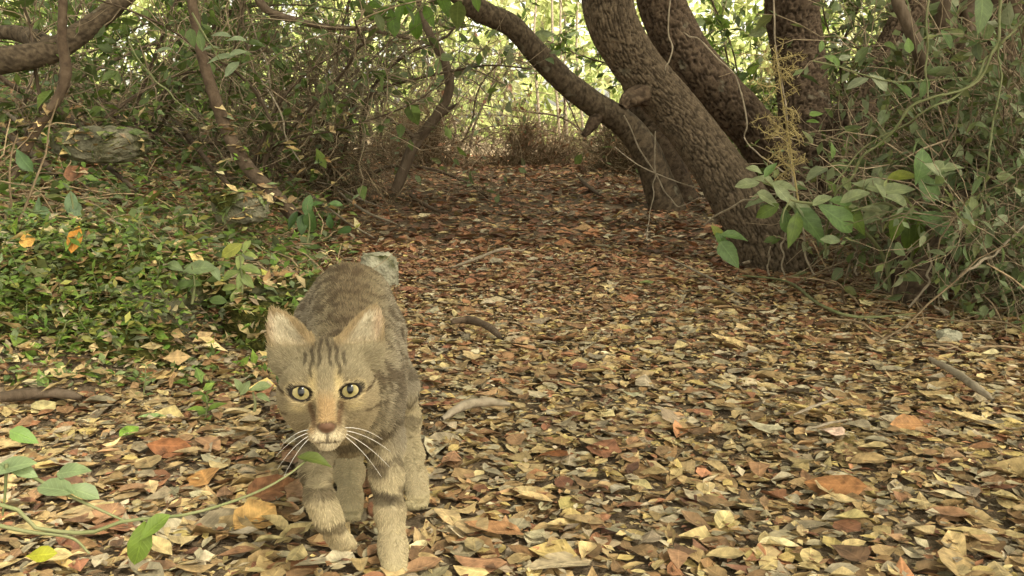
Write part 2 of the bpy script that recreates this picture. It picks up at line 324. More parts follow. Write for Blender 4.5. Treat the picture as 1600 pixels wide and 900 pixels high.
def rel(me, o):  # move a mesh built in world space under its thing
    me.transform(Matrix.Translation(-Vector(o.location))); return me
def limbs(parent, start, tgts, r0, mat):
    for tg in tgts:
        st = np.array(start); tg = np.array(tg); mid = (st + tg) / 2 + rng.normal(0, 0.15, 3)
        me, _ = trunk_mesh('limb', [st, mid, tg], [r0, r0 * 0.7, r0 * 0.35], sides=12, step=0.06, mat=mat, depth=0.004); link('limb', rel(me, parent), parent)

# big leaning trunk
b0 = gp(1.0, 3.12)
big = thing('leaning_tree', 'thick leaning tree trunk with deeply furrowed bark rising over the leaf path', 'tree', b0)
tp = [P(1222, 430, 3.10), P(1186, 362, 3.12), P(1122, 262, 3.18), P(1060, 178, 3.22), P(1000, 108, 3.22), P(958, 40, 3.2), P(945, -30, 3.2), P(930, -160, 3.1), P(880, -520, 2.9)]
tp.insert(0, tp[0] + np.array([0.05, 0, -0.12]))
me, pts = trunk_mesh('trunk', tp, [0.135, 0.106, 0.092, 0.077, 0.072, 0.072, 0.076, 0.078, 0.08, 0.08], step=0.004, plate=0.023, depth=0.007, lump=0.07, seed=1); link('trunk', rel(me, big), big)
kn = P(983, 155, 3.16); me, _ = trunk_mesh('branch_stub', [kn + np.array([0.05, 0.02, 0.02]), kn, kn + np.array([-0.022, -0.01, -0.025])], [0.036, 0.026, 0.012], sides=24, step=0.004, depth=0.006, seed=4, mat=M_bark2); link('branch_stub', rel(me, big), big)
limbs(big, tp[-1], [(-1.8, 2.0, 3.4), (1.4, 1.0, 3.4), (0.2, 4.6, 3.6), (-0.3, -0.8, 3.5)], 0.08, M_bark)

# multi-stem tree behind it
b1 = gp(1.22, 3.95)
ms = thing('forked_tree', 'dark tree with three stems spreading from one base, behind the thick leaning trunk', 'tree', b1)
base = P(1262, 345, 3.95); low = base + np.array([0, 0, -0.25])
A = [low, base, P(1222, 268, 3.9), P(1172, 196, 3.8), P(1112, 132, 3.75), P(1062, 70, 3.75), P(1030, -10, 3.75), P(1010, -120, 3.7), P(960, -480, 3.6)]
B = [low, base, P(1264, 250, 4.0), P(1256, 160, 4.05), P(1246, 80, 4.1), P(1236, -10, 4.1), P(1240, -150, 4.1), P(1250, -520, 4.1)]
Cc = [low + np.array([0.04, 0, 0]), P(1284, 320, 3.92), P(1308, 240, 3.9), P(1344, 165, 3.9), P(1392, 80, 3.95), P(1428, 0, 4.0), P(1480, -120, 4.1), P(1560, -420, 4.3)]
for k, (pp, rr) in enumerate(((A, [0.12, 0.105, 0.088, 0.082, 0.084, 0.085, 0.08, 0.078, 0.075]), (B, [0.13, 0.11, 0.105, 0.1, 0.1, 0.105, 0.1, 0.08]), (Cc, [0.1, 0.08, 0.072, 0.068, 0.064, 0.06, 0.058, 0.05]))):
    me, _ = trunk_mesh('trunk', pp, rr, sides=96, step=0.005, plate=0.027, depth=0.009, lump=0.12, seed=11 + k, mat=M_bark2); link('trunk', rel(me, ms), ms)
limbs(ms, B[-1], [(2.6, 2.6, 3.3), (1.6, 5.4, 3.4), (3.2, 4.6, 3.3)], 0.07, M_bark2)

# slim arched tree whose stem sweeps left
b2 = gp(0.68, 4.55)
ar = thing('arched_tree', 'slim smooth-barked tree arching from the path edge up over the clearing gap', 'tree', b2)
AR = [P(1046, 335, 4.5), P(1030, 290, 4.5), P(1008, 235, 4.5), P(975, 193, 4.5), P(925, 160, 4.45), P(880, 125, 4.4), P(838, 82, 4.35), P(798, 40, 4.3), P(752, 18, 4.25), P(722, -6, 4.2), P(690, -60, 4.2), P(600, -330, 4.1)]
me, _ = trunk_mesh('trunk', AR, [0.085, 0.075, 0.066, 0.06, 0.056, 0.052, 0.05, 0.048, 0.047, 0.046, 0.045, 0.04], sides=32, step=0.01, plate=0.02, depth=0.0025, lump=0.1, seed=21); link('trunk', rel(me, ar), ar)
me, _ = trunk_mesh('branch', [P(938, 172, 4.45), P(925, 195, 4.42), P(912, 212, 4.4)], [0.03, 0.026, 0.012], sides=20, step=0.01, depth=0.003, seed=5, mat=M_bark2); link('branch', rel(me, ar), ar)
me, _ = trunk_mesh('trunk', [P(1062, 330, 4.7), P(1052, 285, 4.72), P(1030, 230, 4.75), P(1010, 180, 4.8), P(990, 120, 4.9), P(975, 40, 5.0), P(960, -60, 5.1), P(930, -300, 5.1)], [0.1, 0.085, 0.075, 0.07, 0.065, 0.06, 0.06, 0.05], sides=32, step=0.01, plate=0.025, depth=0.006, seed=25, mat=M_bark2); link('trunk', rel(me, ar), ar)
limbs(ar, AR[-1], [(-2.4, 4.4, 3.2), (-1.4, 6.0, 3.4)], 0.035, M_bark)

# right-hand trees
b3 = gp(1.62, 3.2)
rt = thing('stout_tree', 'stout rough-barked tree with several upright shoots, rising out of the leafy right-hand thicket', 'tree', b3)
for k, (pp, rr, m_) in enumerate((
        ([P(1540, 400, 3.3), P(1532, 300, 3.3), P(1530, 220, 3.3), P(1545, 120, 3.3), P(1568, 20, 3.3), P(1580, -120, 3.3), P(1600, -500, 3.2)], [0.13, 0.11, 0.095, 0.09, 0.088, 0.085, 0.07], M_bark2),
        ([P(1535, 260, 3.2), P(1508, 170, 3.15), P(1492, 90, 3.15), P(1474, 0, 3.15), P(1462, -120, 3.15), P(1440, -420, 3.1)], [0.07, 0.055, 0.036, 0.034, 0.03, 0.025], M_stem),
        ([P(1520, 180, 3.12), P(1505, 100, 3.12), P(1512, 40, 3.15), P(1508, -40, 3.15), P(1500, -300, 3.2)], [0.05, 0.036, 0.028, 0.026, 0.02], M_stem),
        ([P(1545, 330, 3.1), P(1532, 240, 3.05), P(1515, 170, 3.1), P(1506, 120, 3.12)], [0.05, 0.042, 0.036, 0.03], M_stem))):
    me, _ = trunk_mesh('trunk', pp, rr, sides=48 if k == 0 else 24, step=0.008, plate=0.03, depth=0.009 if k == 0 else 0.003, seed=31 + k, mat=m_); link('trunk', rel(me, rt), rt)
limbs(rt, P(1600, -500, 3.2), [(3.4, 1.4, 3.2), (2.6, -0.6, 3.3)], 0.06, M_bark2)

b4 = gp(1.02, 2.42)
ds = thing('dark_stump', 'dark leaning broken stem half hidden under the glossy-leaved shrub', 'tree stump', b4)
me, _ = trunk_mesh('trunk', [P(1425, 500, 2.4), P(1436, 450, 2.42), P(1462, 395, 2.5), P(1488, 345, 2.6), P(1502, 300, 2.7)], [0.055, 0.046, 0.042, 0.04, 0.03], sides=32, step=0.006, plate=0.02, depth=0.005, seed=41, mat=M_bark2); link('trunk', rel(me, ds), ds)
me, _ = trunk_mesh('trunk', [P(1410, 470, 2.5), P(1408, 420, 2.52), P(1415, 370, 2.55), P(1420, 320, 2.6)], [0.04, 0.032, 0.026, 0.02], sides=24, step=0.008, depth=0.004, seed=42, mat=M_bark2); link('trunk', rel(me, ds), ds)

def branch_thing(name, label, cat, path, rad, mat=M_stem, sides=16, group=None, part='stem', seed=50, forks=()):
    path = [np.array(p) for p in path]
    o = thing(name, label, cat, path[0], group); me, _ = trunk_mesh(part, path, rad, sides=sides, step=0.01, plate=0.02, depth=0.0016, lump=0.14, seed=seed, mat=mat); link(part, rel(me, o), o)
    for fp, fr in forks:
        me, _ = trunk_mesh('side_branch', fp, fr, sides=10, step=0.012, depth=0.001, seed=seed + 1, mat=mat); link('side_branch', rel(me, o), o)
    return o
branch_thing('sapling', 'dark crooked sapling stem bending right then left at the far path edge', 'sapling', [P(618, 300, 4.6), P(634, 258, 4.6), P(650, 222, 4.6), P(682, 182, 4.6), P(702, 140, 4.6), P(696, 100, 4.6), P(676, 62, 4.6), P(658, 20, 4.6), P(650, -40, 4.6)], [0.026, 0.025, 0.024, 0.023, 0.022, 0.02, 0.018, 0.014, 0.01], M_stem, forks=[([P(672, 190, 4.6), P(700, 172, 4.58), P(714, 162, 4.55)], [0.018, 0.012, 0.004]), ([P(655, 225, 4.6), P(636, 205, 4.6), P(600, 180, 4.6)], [0.014, 0.01, 0.005])])
branch_thing('fallen_log', 'mossy fallen trunk lying across the bank, bending up into the thicket', 'fallen tree', [P(-130, 140, 3.3), P(-40, 100, 3.3), P(20, 92, 3.3), P(80, 80, 3.35), P(125, 52, 3.4), P(165, 22, 3.45), P(205, -15, 3.5), P(280, -90, 3.6)], [0.06, 0.05, 0.043, 0.041, 0.037, 0.033, 0.03, 0.026], M_bark, sides=28, part='trunk', seed=61, forks=[([P(80, 80, 3.35), P(40, 55, 3.5), P(-30, 48, 3.6)], [0.04, 0.03, 0.02])])
branch_thing('upright_branch', 'thin brown upright branch crossing the fallen trunk, kinked halfway', 'branch', [P(-10, 330, 2.7), P(20, 275, 2.72), P(40, 235, 2.75), P(62, 195, 2.75), P(92, 150, 2.75), P(103, 110, 2.75), P(97, 60, 2.75), P(98, 0, 2.75), P(92, -60, 2.75)], [0.012, 0.013, 0.013, 0.013, 0.012, 0.015, 0.012, 0.011, 0.01], M_redstem, seed=66)
branch_thing('reddish_sapling', 'reddish-brown slender trunk rising from the bank beside pale oval leaves', 'sapling', [P(462, 340, 2.95), P(425, 300, 3.05), P(385, 258, 3.15), P(358, 212, 3.2), P(338, 160, 3.2), P(322, 110, 3.2), P(312, 70, 3.2), P(300, 0, 3.2), P(294, -60, 3.2)], [0.02, 0.021, 0.021, 0.021, 0.02, 0.018, 0.017, 0.016, 0.015], M_redstem, seed=68)
branch_thing('hanging_branch', 'thin dark branch hanging across the twig tangle', 'branch', [P(395, -20, 4.0), P(415, 14, 4.0), P(455, 30, 4.0), P(510, 42, 4.0), P(570, 46, 4.05), P(640, 60, 4.1)], [0.017, 0.016, 0.014, 0.012, 0.009, 0.004], M_stem, seed=70)
branch_thing('bent_branch', 'smooth dark branch bent down in front of the forked tree and stout tree', 'branch', [P(1392, -60, 3.0), P(1402, 0, 3.0), P(1422, 45, 3.0), P(1440, 90, 3.0), P(1452, 140, 3.05), P(1478, 190, 3.1), P(1500, 230, 3.15)], [0.016, 0.018, 0.02, 0.024, 0.026, 0.027, 0.028], M_stem, seed=73)

# ------------------------------------------------------------------ unseen canopy crowns above the frame, spread wide to shade the path
shade_crown(big, (-0.4, 1.0, 3.6), (4.6, 4.4, 1.0), 8500, 0.22, 101)
shade_crown(ms, (2.4, 4.0, 3.6), (3.6, 3.4, 0.9), 2200, 0.22, 102)
shade_crown(ar, (-2.2, 4.6, 3.5), (3.6, 3.2, 0.9), 1000, 0.22, 103)
shade_crown(rt, (3.2, 0.2, 3.4), (3.6, 3.6, 0.9), 3800, 0.22, 104)

# ------------------------------------------------------------------ rocks
def rock(name, label, c, r, mat, seed, flat=0.25, cat='rock'):
    n1, n2 = 48, 32; th = np.arange(n1) / n1 * 2 * math.pi; ph = (np.arange(n2) + 0.5) / n2 * math.pi; T, Q = np.meshgrid(th, ph)
    d = np.stack([np.sin(Q) * np.cos(T), np.sin(Q) * np.sin(T), np.cos(Q)], -1); p = np.sign(d) * np.abs(d) ** (1 - flat)
    k = 0.78 + 0.42 * fbm(d * 1.7 + seed, 3) + 0.12 * (vnoise(d * 6 + seed) - 0.5) + 0.05 * (vnoise(d * 14 + seed) - 0.5)
    f1, f2, cid = worley(T / (2 * math.pi) * 5, Q * 1.6 + seed, 5); k = k - 0.12 * cid
    V = (p * k[..., None] * np.array(r)).reshape(-1, 3); i, j = np.meshgrid(np.arange(n1), np.arange(n2 - 1)); i2 = (i + 1) % n1
    F = np.stack([j * n1 + i, (j + 1) * n1 + i, (j + 1) * n1 + i2, j * n1 + i2], -1).reshape(-1, 4)
    V = np.vstack([V, V[:n1].mean(0), V[-n1:].mean(0)]); e = len(V) - 2
    Ft = np.vstack([np.stack([F[:, 0], F[:, 1], F[:, 2]], -1), np.stack([F[:, 0], F[:, 2], F[:, 3]], -1), np.array([[e, q, (q + 1) % n1] for q in range(n1)]), np.array([[e + 1, (n2 - 1) * n1 + (q + 1) % n1, (n2 - 1) * n1 + q] for q in range(n1)])])
    o = link(name, mesh_np(name, V, Ft, mat=mat, smooth=True)); o.location = c; return tag(o, label, cat)
rock('mossy_rock', 'large moss-covered rock ledge with small green herbs growing over it', (-0.98, 1.98, 0.05), (0.42, 0.30, 0.20), M_mossrock, 3)
rock('mossy_rock', 'low dark mossy rock beside the tabby cat, bare of herbs', (-0.46, 2.03, 0.03), (0.15, 0.16, 0.10), M_mossrock, 7)
rock('mossy_rock', 'mossy stone with pale lichen crust below the herb-covered ledge', (-0.74, 1.78, 0.01), (0.14, 0.10, 0.10), M_mossrock, 9)
rock('bank_rock', 'flat greenish grey rock lying under sticks on the bank', P(158, 226, 2.95), (0.14, 0.10, 0.055), M_rock, 11)
rock('bank_rock', 'grey boulder half buried below the reddish slender trunk', P(375, 325, 2.85), (0.085, 0.08, 0.055), M_rock, 15)
rock('small_rock', 'small pale lichen-spotted rock sticking up behind the cat', gp(-0.372, 2.72, 0.03), (0.062, 0.055, 0.066), M_palerock, 21, flat=0.45)
rock('small_rock', 'white lichen-crusted stone poking from litter beside a thick twig', gp(0.9, 1.98, 0.006), (0.026, 0.02, 0.022), M_palerock, 24, flat=0.4)

# ------------------------------------------------------------------ leaf litter
LT = [leaf_t('oval', 3, 0.5, 0.15, 0.15), leaf_t('ovate', 3, 0.55, 0.1, -0.2, side=0.08), leaf_t('lance', 3, 0.38, 0.2, 0.15), leaf_t('round', 3, 0.72, 0.1, 0.25), leaf_t('round', 2, 0.9, 0.1, 0.2, wave=0.06), leaf_t('obov', 2, 0.6, 0.15, 0.3, side=0.15),
      leaf_t('oval', 3, 0.46, -0.25, 0.5, side=-0.1), leaf_t('ovate', 3, 0.6, 0.35, 0.15, wave=0.05), leaf_t('obov', 3, 0.52, 0.1, -0.3, wave=0.04), leaf_t('lance', 3, 0.3, 0.5, 0.6)]
LTS = [leaf_t('oval', 1, 0.5, 0.25, 0.25), leaf_t('round', 1, 0.7, 0.2, 0.3), leaf_t('lance', 1, 0.36, 0.3, 0.3)]
def litter(n, x0, x1, y0, y1, tm, med, sig, zmax, tilt, seed, bias):
    g = np.random.default_rng(seed)
    y = y0 + (y1 - y0) * g.random(n) ** bias; x = x0 + (x1 - x0) * g.random(n)
    keep = np.abs(x) < 0.62 * y + 0.45
    t = np.interp(y, BY, BX) - x; keep &= g.random(n) < np.where(t > 0.1, 0.5, 1.0)
    x, y = x[keep], y[keep]; n = len(x)
    yaw = g.random(n) * 2 * math.pi; no = nrm(gnormal(x, y) + g.normal(0, tilt, (n, 3)) * np.array([1, 1, 0.2])); ax = np.stack([np.cos(yaw), np.sin(yaw), 0 * x], -1) + g.normal(0, tilt * 0.5, (n, 3))
    size = np.clip(med * np.exp(g.normal(0, sig, n)), 0.007, 0.085); pos = np.stack([x, y, ground(x, y) + zmax * g.random(n) ** 1.2 + 0.001], -1)
    R = frames(ax, no); pos = pos - R[:, :, 1] * size[:, None] * 0.5
    big_ = size > 0.045; col = pick(DEAD, n, 0.13, g); q = g.random(n)
    far = ss(1.4, 3.6, y + 0.6 * (g.random(n) - 0.5)); red = q < 0.12 + 0.55 * far; col[red] = pick(REDB, n, 0.14, g)[red]
    gr = (q > 0.82 + 0.1 * far); col[gr] = pick(GREY, n, 0.15, g)[gr]
    return scatter(tm, g.integers(0, len(tm), n), pos, R, size, col)
sets = [litter(38000, -1.9, 2.1, 0.55, 2.6, LTS, 0.0085, 0.35, 0.014, 0.35, 4, 1.0), litter(62000, -1.9, 2.1, 0.55, 3.4, LT, 0.0225, 0.45, 0.012, 0.16, 1, 1.0),
        litter(48000, -2.2, 2.4, 0.55, 3.6, LTS, 0.0125, 0.35, 0.014, 0.26, 2, 1.0),
        litter(52000, -3.2, 4.2, 3.3, 8.5, LTS, 0.034, 0.4, 0.022, 0.3, 3, 1.15)]
def join(sets):
    off = 0; Vs, Fs, Cs, Us = [], [], [], []
    for V, F, C, U in sets: Vs.append(V); Fs.append(F + off); Cs.append(C); Us.append(U); off += len(V)
    return np.vstack(Vs), np.vstack(Fs), np.vstack(Cs), np.vstack(Us)
lo = stuff(link('leaf_litter', mesh_np('leaf_litter', *join(sets), M_litter, smooth=False))); tag(lo, 'deep brown and tan leaf litter covering the whole woodland path', 'leaf litter')

# the 300 largest fallen leaves, one object each
def qmat(R, s, pos):
    M = Matrix([[*(R[i] * s), pos[i]] for i in range(3)] + [[0, 0, 0, 1]]); return M
LMESH = [mesh_np('fallen_leaf', *leaf_t(s, 5, r, f, c, wave=w_, side=sd, serr=se)[:2], UV=leaf_t(s, 5, r, f, c, wave=w_, side=sd, serr=se)[2], mat=M_deadleaf) for s, r, f, c, w_, sd, se in
         (('oval', 0.52, 0.15, 0.22, 0.02, 0.05, 0.03), ('ovate', 0.6, 0.12, -0.2, 0.03, -0.06, 0.06), ('lance', 0.4, 0.2, 0.25, 0.02, 0.1, 0.04), ('round', 0.75, 0.1, 0.25, 0.05, 0.0, 0.1), ('oval', 0.55, -0.2, 0.15, 0.03, 0.0, 0.05), ('obov', 0.5, 0.3, 0.2, 0.03, -0.1, 0.05))]
KINDS = [('tan', DEAD[:3], 'tan dead leaf lying curled on top of the path litter'), ('russet', [lin(148, 114, 84), lin(138, 104, 76), lin(158, 122, 88)], 'russet brown dead leaf lying on top of the path litter'),
         ('grey', GREY, 'greyish faded dead leaf lying on top of the path litter'), ('straw', STRAW, 'pale straw-yellow dead leaf lying on top of the path litter'), ('dark', [lin(112, 86, 64), lin(120, 92, 68)], 'dark chocolate-brown dead leaf lying on top of the path litter')]
g = np.random.default_rng(77); cnt = 0
def drop_leaf(x, y, size, mesh, col, label, yaw=None, tilt=0.14, dz=0.015, name='fallen_leaf', group=None, no=None, cat='fallen leaf'):
    yaw = g.random() * 6.283 if yaw is None else yaw
    if no is None: no = nrm(gnormal(np.array([x]), np.array([y]))[0] + g.normal(0, tilt, 3) * np.array([1, 1, 0.2]))
    R = frames(np.array([[math.cos(yaw), math.sin(yaw), g.normal(0, tilt * 0.6)]]), np.array([no]))[0]; pos = np.array([x, y, float(ground(x, y)) + dz]) - R[:, 1] * size * 0.5
    o = link(name, mesh); o.matrix_world = qmat(R, size, pos); o.color = (*np.clip(col, 0, 1), 1); return tag(o, label, cat, group)
while cnt < 285:
    y = 0.9 + 2.6 * g.random() ** 1.5; x = (g.random() - 0.5) * (1.04 * y + 0.1)
    if x < np.interp(y, BY, BX) - 0.1: continue
    k = g.choice(5, p=[0.36, 0.2, 0.2, 0.14, 0.1]); kind, pal, lab = KINDS[k]
    sz = float(np.clip(0.042 * math.exp(g.normal(0, 0.25)), 0.03, 0.075)); mk = int(g.integers(0, 6)); big_ = 'large ' if sz > 0.052 else ('small ' if sz < 0.035 else '')
    zone = 'beside the mossy rocks' if x < -0.3 and 1.25 < y < 2.2 else 'around the cat paws' if abs(x + 0.16) < 0.22 and y < 1.35 else 'below the foreground vine' if x < -0.25 and y <= 1.25 else 'near the thick leaning trunk' if y > 2.5 and x > 0.45 else 'in the far middle of the path' if y > 2.3 else 'toward the lichen stone' if x > 0.5 else 'in the open path right of the cat'
    lab = big_ + {'tan': 'tan', 'russet': 'russet brown', 'grey': 'greyish faded', 'straw': 'pale straw-yellow', 'dark': 'dark chocolate-brown'}[kind] + ' ' + ('curled oval', 'egg-shaped', 'narrow', 'rounded', 'drooping-edged oval', 'folded')[mk] + ' dead leaf ' + zone
    drop_leaf(x, y, sz, LMESH[mk], pick(pal, 1, 0.15, g)[0], lab, group='leaves fallen on the path'); cnt += 1
def ondrop(px, py, size, k, col, label, yaw=None, **kw):
    d = CF + CR * (px - 800) / FPX + CU * (450 - py) / FPX; y = 0.6
    while y < 9 and CC[2] + d[2] * y / d[1] > ground(d[0] * y / d[1], y): y += 0.01
    return drop_leaf(d[0] * y / d[1], y, size, LMESH[k], lin(*col), label, yaw, **kw)
ondrop(868, 730, 0.05, 0, (122, 76, 42), 'glossy red-brown oval leaf lying flat to the right of the paws', 0.1, tilt=0.05)
ondrop(1305, 782, 0.075, 4, (150, 106, 68), 'large folded orange-brown leaf standing up from the litter', 2.6, no=np.array([0.2, -0.7, 0.7]))
ondrop(1420, 676, 0.055, 5, (160, 118, 76), 'wedge-shaped orange-brown leaf propped beside a white leaf scrap', 3.0, no=np.array([0.1, -0.8, 0.6]))
ondrop(1300, 690, 0.04, 1, (222, 190, 168), 'small pinkish white leaf scrap standing out on the litter', 2.2)
ondrop(202, 690, 0.04, 0, (112, 140, 56), 'fresh green fallen leaf lying on dead leaves by the mossy rocks', 1.3, no=np.array([0, -0.8, 0.6]))
ondrop(238, 666, 0.045, 2, (130, 150, 96), 'dull green lance-shaped fallen leaf behind the fresh green one', 0.1)
ondrop(265, 715, 0.06, 4, (132, 86, 54), 'curled red-brown leaf near the fresh green fallen leaf', 0.1, no=np.array([0, -0.6, 0.7]))
ondrop(320, 765, 0.055, 3, (172, 128, 76), 'broad tan leaf with notched edge left of the raised paw', 2.0)
ondrop(430, 785, 0.075, 1, (118, 82, 56), 'wide brown leaf tilted over a dark hollow left of the raised paw', 0.7, no=np.array([-0.2, -0.6, 0.8]))
ondrop(400, 830, 0.06, 3, (186, 148, 92), 'big orange-tan leaf below the raised paw', 1.0, no=np.array([0, -0.6, 0.8]))
ondrop(770, 850, 0.07, 0, (164, 122, 84), 'large rounded orange-brown leaf in front of the planted paw', 2.8)
ondrop(1010, 450, 0.045, 3, (120, 128, 76), 'round dull green fallen leaf in the middle of the path', 0.4)
ondrop(660, 520, 0.05, 1, (132, 84, 52), 'brown leaf lying across the twig beside the cat', 0.6)
ondrop(1460, 375, 0.05, 3, (206, 140, 52), 'bright yellow-orange dead leaf caught in the shrub above the dark stump', 1.5, no=np.array([0.1, -1, 0.2]))
# leaves caught upright on plants
def held_leaf(px, py, y, L, ang, col, label, k=0, tilt=(0, 0)):
    ax = math.cos(ang) * CR + math.sin(ang) * CU; no = -CF + tilt[0] * CR + tilt[1] * CU; s = L * y / FPX
    R = frames(ax[None], no[None])[0]; o = link('dead_leaf', LMESH[k]); o.matrix_world = qmat(R, s, P(px, py, y) - R[:, 1] * s * 0.5); o.color = (*lin(*col), 1); return tag(o, label, 'dead leaf')
held_leaf(116, 374, 1.74, 46, 1.3, (204, 144, 66), 'bright orange dead leaf standing upright on the herb-covered ledge', 0)
held_leaf(42, 376, 1.72, 28, 0.2, (200, 156, 84), 'small orange dead leaf resting on the herb ledge beside the upright orange leaf', 3)
held_leaf(118, 270, 2.3, 40, 0.2, (122, 86, 62), 'reddish brown dead leaf hanging on the bank vegetation below the flat rock', 1)

# ------------------------------------------------------------------ fallen sticks
def stick(label, pix, r, mat=M_stem, lift=0.03, name='fallen_stick', cat='stick', snap=True):
    pts = []
    for px, py in pix:
        d = CF + CR * (px - 800) / FPX + CU * (450 - py) / FPX; y = 0.6
        while y < 9 and CC[2] + d[2] * y / d[1] > ground(d[0] * y / d[1], y) + lift: y += 0.01
        pts.append(CC + d * y / d[1])
    return branch_thing(name, label, cat, pts, [r * 0.3, r * 0.5, r * 0.62, r * 0.7, r * 0.6, r * 0.64, r * 0.55, r * 0.45, r * 0.2], mat, sides=10, part='wood', seed=int(pix[0][0]))
stick('thick brown stick half buried in litter right of the cat back', [(705, 503), (735, 500), (765, 512), (785, 530)], 0.013, M_redstem)
stick('greyish curved stick lying on litter right of the cat chest', [(690, 655), (725, 634), (760, 628), (798, 632)], 0.010, M_pale)
stick('grey stick with bark lying near the white lichen stone', [(1452, 560), (1490, 580), (1525, 605), (1552, 625)], 0.010, M_pale)
stick('dark thick stick at the foot of the mossy ledge', [(-40, 628), (40, 616), (90, 614), (130, 622)], 0.014, M_stem)
stick('long thin pale twig on the litter pointing at the dark stump', [(1240, 648), (1275, 634), (1310, 622)], 0.0025, M_pale)
stick('thin pale twig lying across litter in the lower path', [(1265, 670), (1300, 660), (1332, 655)], 0.002, M_pale)
stick('branched grey twig lying in mid path below the arched tree', [(705, 418), (745, 404), (775, 392), (800, 388)], 0.007, M_twig if False else M_pale)
stick('brown curved stick at the foot of the bank in far litter', [(640, 305), (660, 318), (685, 330), (700, 332)], 0.014, M_redstem)
stick('short straight stick in far litter near the arched tree', [(905, 278), (920, 292), (938, 305)], 0.016, M_redstem)
stick('long bare twig lying at the big trunk foot', [(1040, 400), (1080, 420), (1120, 440), (1170, 470)], 0.004, M_pale)
stick('low root-like branch running right from the big trunk foot', [(1160, 412), (1200, 400), (1240, 390), (1270, 386)], 0.012, M_pale, lift=0.03)
stick('thin arching green-brown runner lying on litter below the shrub', [(1160, 430), (1230, 440), (1280, 475), (1340, 495), (1430, 490)], 0.005, M_greenstem, lift=0.02)
for k, (lab, pix, r) in enumerate((('long diagonal stick sliding down the bank beside the reddish trunk foot', [(240, 150), (290, 210), (340, 270), (395, 330)], 0.016), ('mossy diagonal pole on the bank above the flat rock', [(70, 200), (120, 225), (170, 262), (215, 300)], 0.014),
        ('short thick log resting behind the flat bank rock', [(150, 165), (185, 185), (215, 205), (245, 215)], 0.028), ('grey diagonal stick left of the flat bank rock', [(0, 165), (30, 190), (60, 215), (110, 235)], 0.02),
        ('dead stick fanning out of the bank toward the path', [(500, 268), (530, 300), (570, 330), (620, 350)], 0.008), ('forked dead twig reaching off the bank onto litter', [(470, 280), (520, 290), (560, 310), (600, 325)], 0.006),
        ('straight dead twig under the forked one at the bank foot', [(480, 300), (540, 345), (585, 372)], 0.005), ('thin brown stick lying along the bank crest', [(160, 130), (210, 180), (270, 232)], 0.012),
        ('dark pole sloping under the mossy fallen log', [(-20, 120), (60, 150), (130, 200), (190, 250)], 0.022), ('brown pole sloping from the fallen log to the flat rock', [(90, 110), (150, 150), (200, 180), (240, 225)], 0.02), ('dark slanting pole behind the reddish trunk', [(215, 90), (270, 140), (320, 190), (360, 225)], 0.018),
        ('short brown pole under the upright kinked branch', [(0, 200), (45, 235), (90, 275)], 0.018), ('grey slanting pole left of the reddish trunk', [(120, 60), (190, 130), (250, 185), (300, 215)], 0.013), ('dark slanting pole above the dark drooping plant', [(380, 200), (420, 240), (465, 285)], 0.014))):
    stick(lab, pix, r, [M_redstem, M_stem, M_redstem, M_pale, M_pale, M_pale, M_pale, M_stem, M_stem, M_redstem, M_stem, M_redstem, M_pale, M_stem][k], lift=0.09)

# ------------------------------------------------------------------ shrubs and thickets
GT = [leaf_t('oval', 1, 0.5, 0.2, 0.2), leaf_t('ovate', 1, 0.6, 0.15, -0.2), leaf_t('lance', 1, 0.4, 0.25, 0.25)]
GMESH = [mesh_np('leaf', *leaf_t(s, 3, r, f, c, side=sd)[:2], UV=leaf_t(s, 3, r, f, c, side=sd)[2], mat=M_leaf) for s, r, f, c, sd in (('oval', 0.5, 0.2, -0.25, 0.05), ('ovate', 0.58, 0.15, -0.3, -0.05), ('lance', 0.42, 0.25, -0.2, 0.08))]
BMESH = [mesh_np('leaf', *leaf_t(s, 7, r, f, c, side=sd, serr=se)[:2], UV=leaf_t(s, 7, r, f, c, side=sd, serr=se)[2], mat=M_leaf) for s, r, f, c, sd, se in (('oval', 0.5, 0.16, -0.3, 0.06, 0.03), ('obov', 0.5, 0.2, -0.35, -0.08, 0.03), ('lance', 0.4, 0.25, -0.25, 0.1, 0.03), ('ovate', 0.55, 0.12, -0.2, 0, 0.03))]
def put_leaf(parent, pos, ax, no, s, col, mesh):
    R = frames(ax[None], no[None])[0]; o = link('leaf', mesh, parent); M = qmat(R, s, pos - np.array(parent.location)); o.matrix_basis = M; o.color = (*np.clip(col, 0, 1), 1); return o
def inview(p):
    d = p - CC; z = d @ CF; return (z > 0.2) & (np.abs(d @ CR / z) < 0.54) & (np.abs(d @ CU / z) < 0.31)
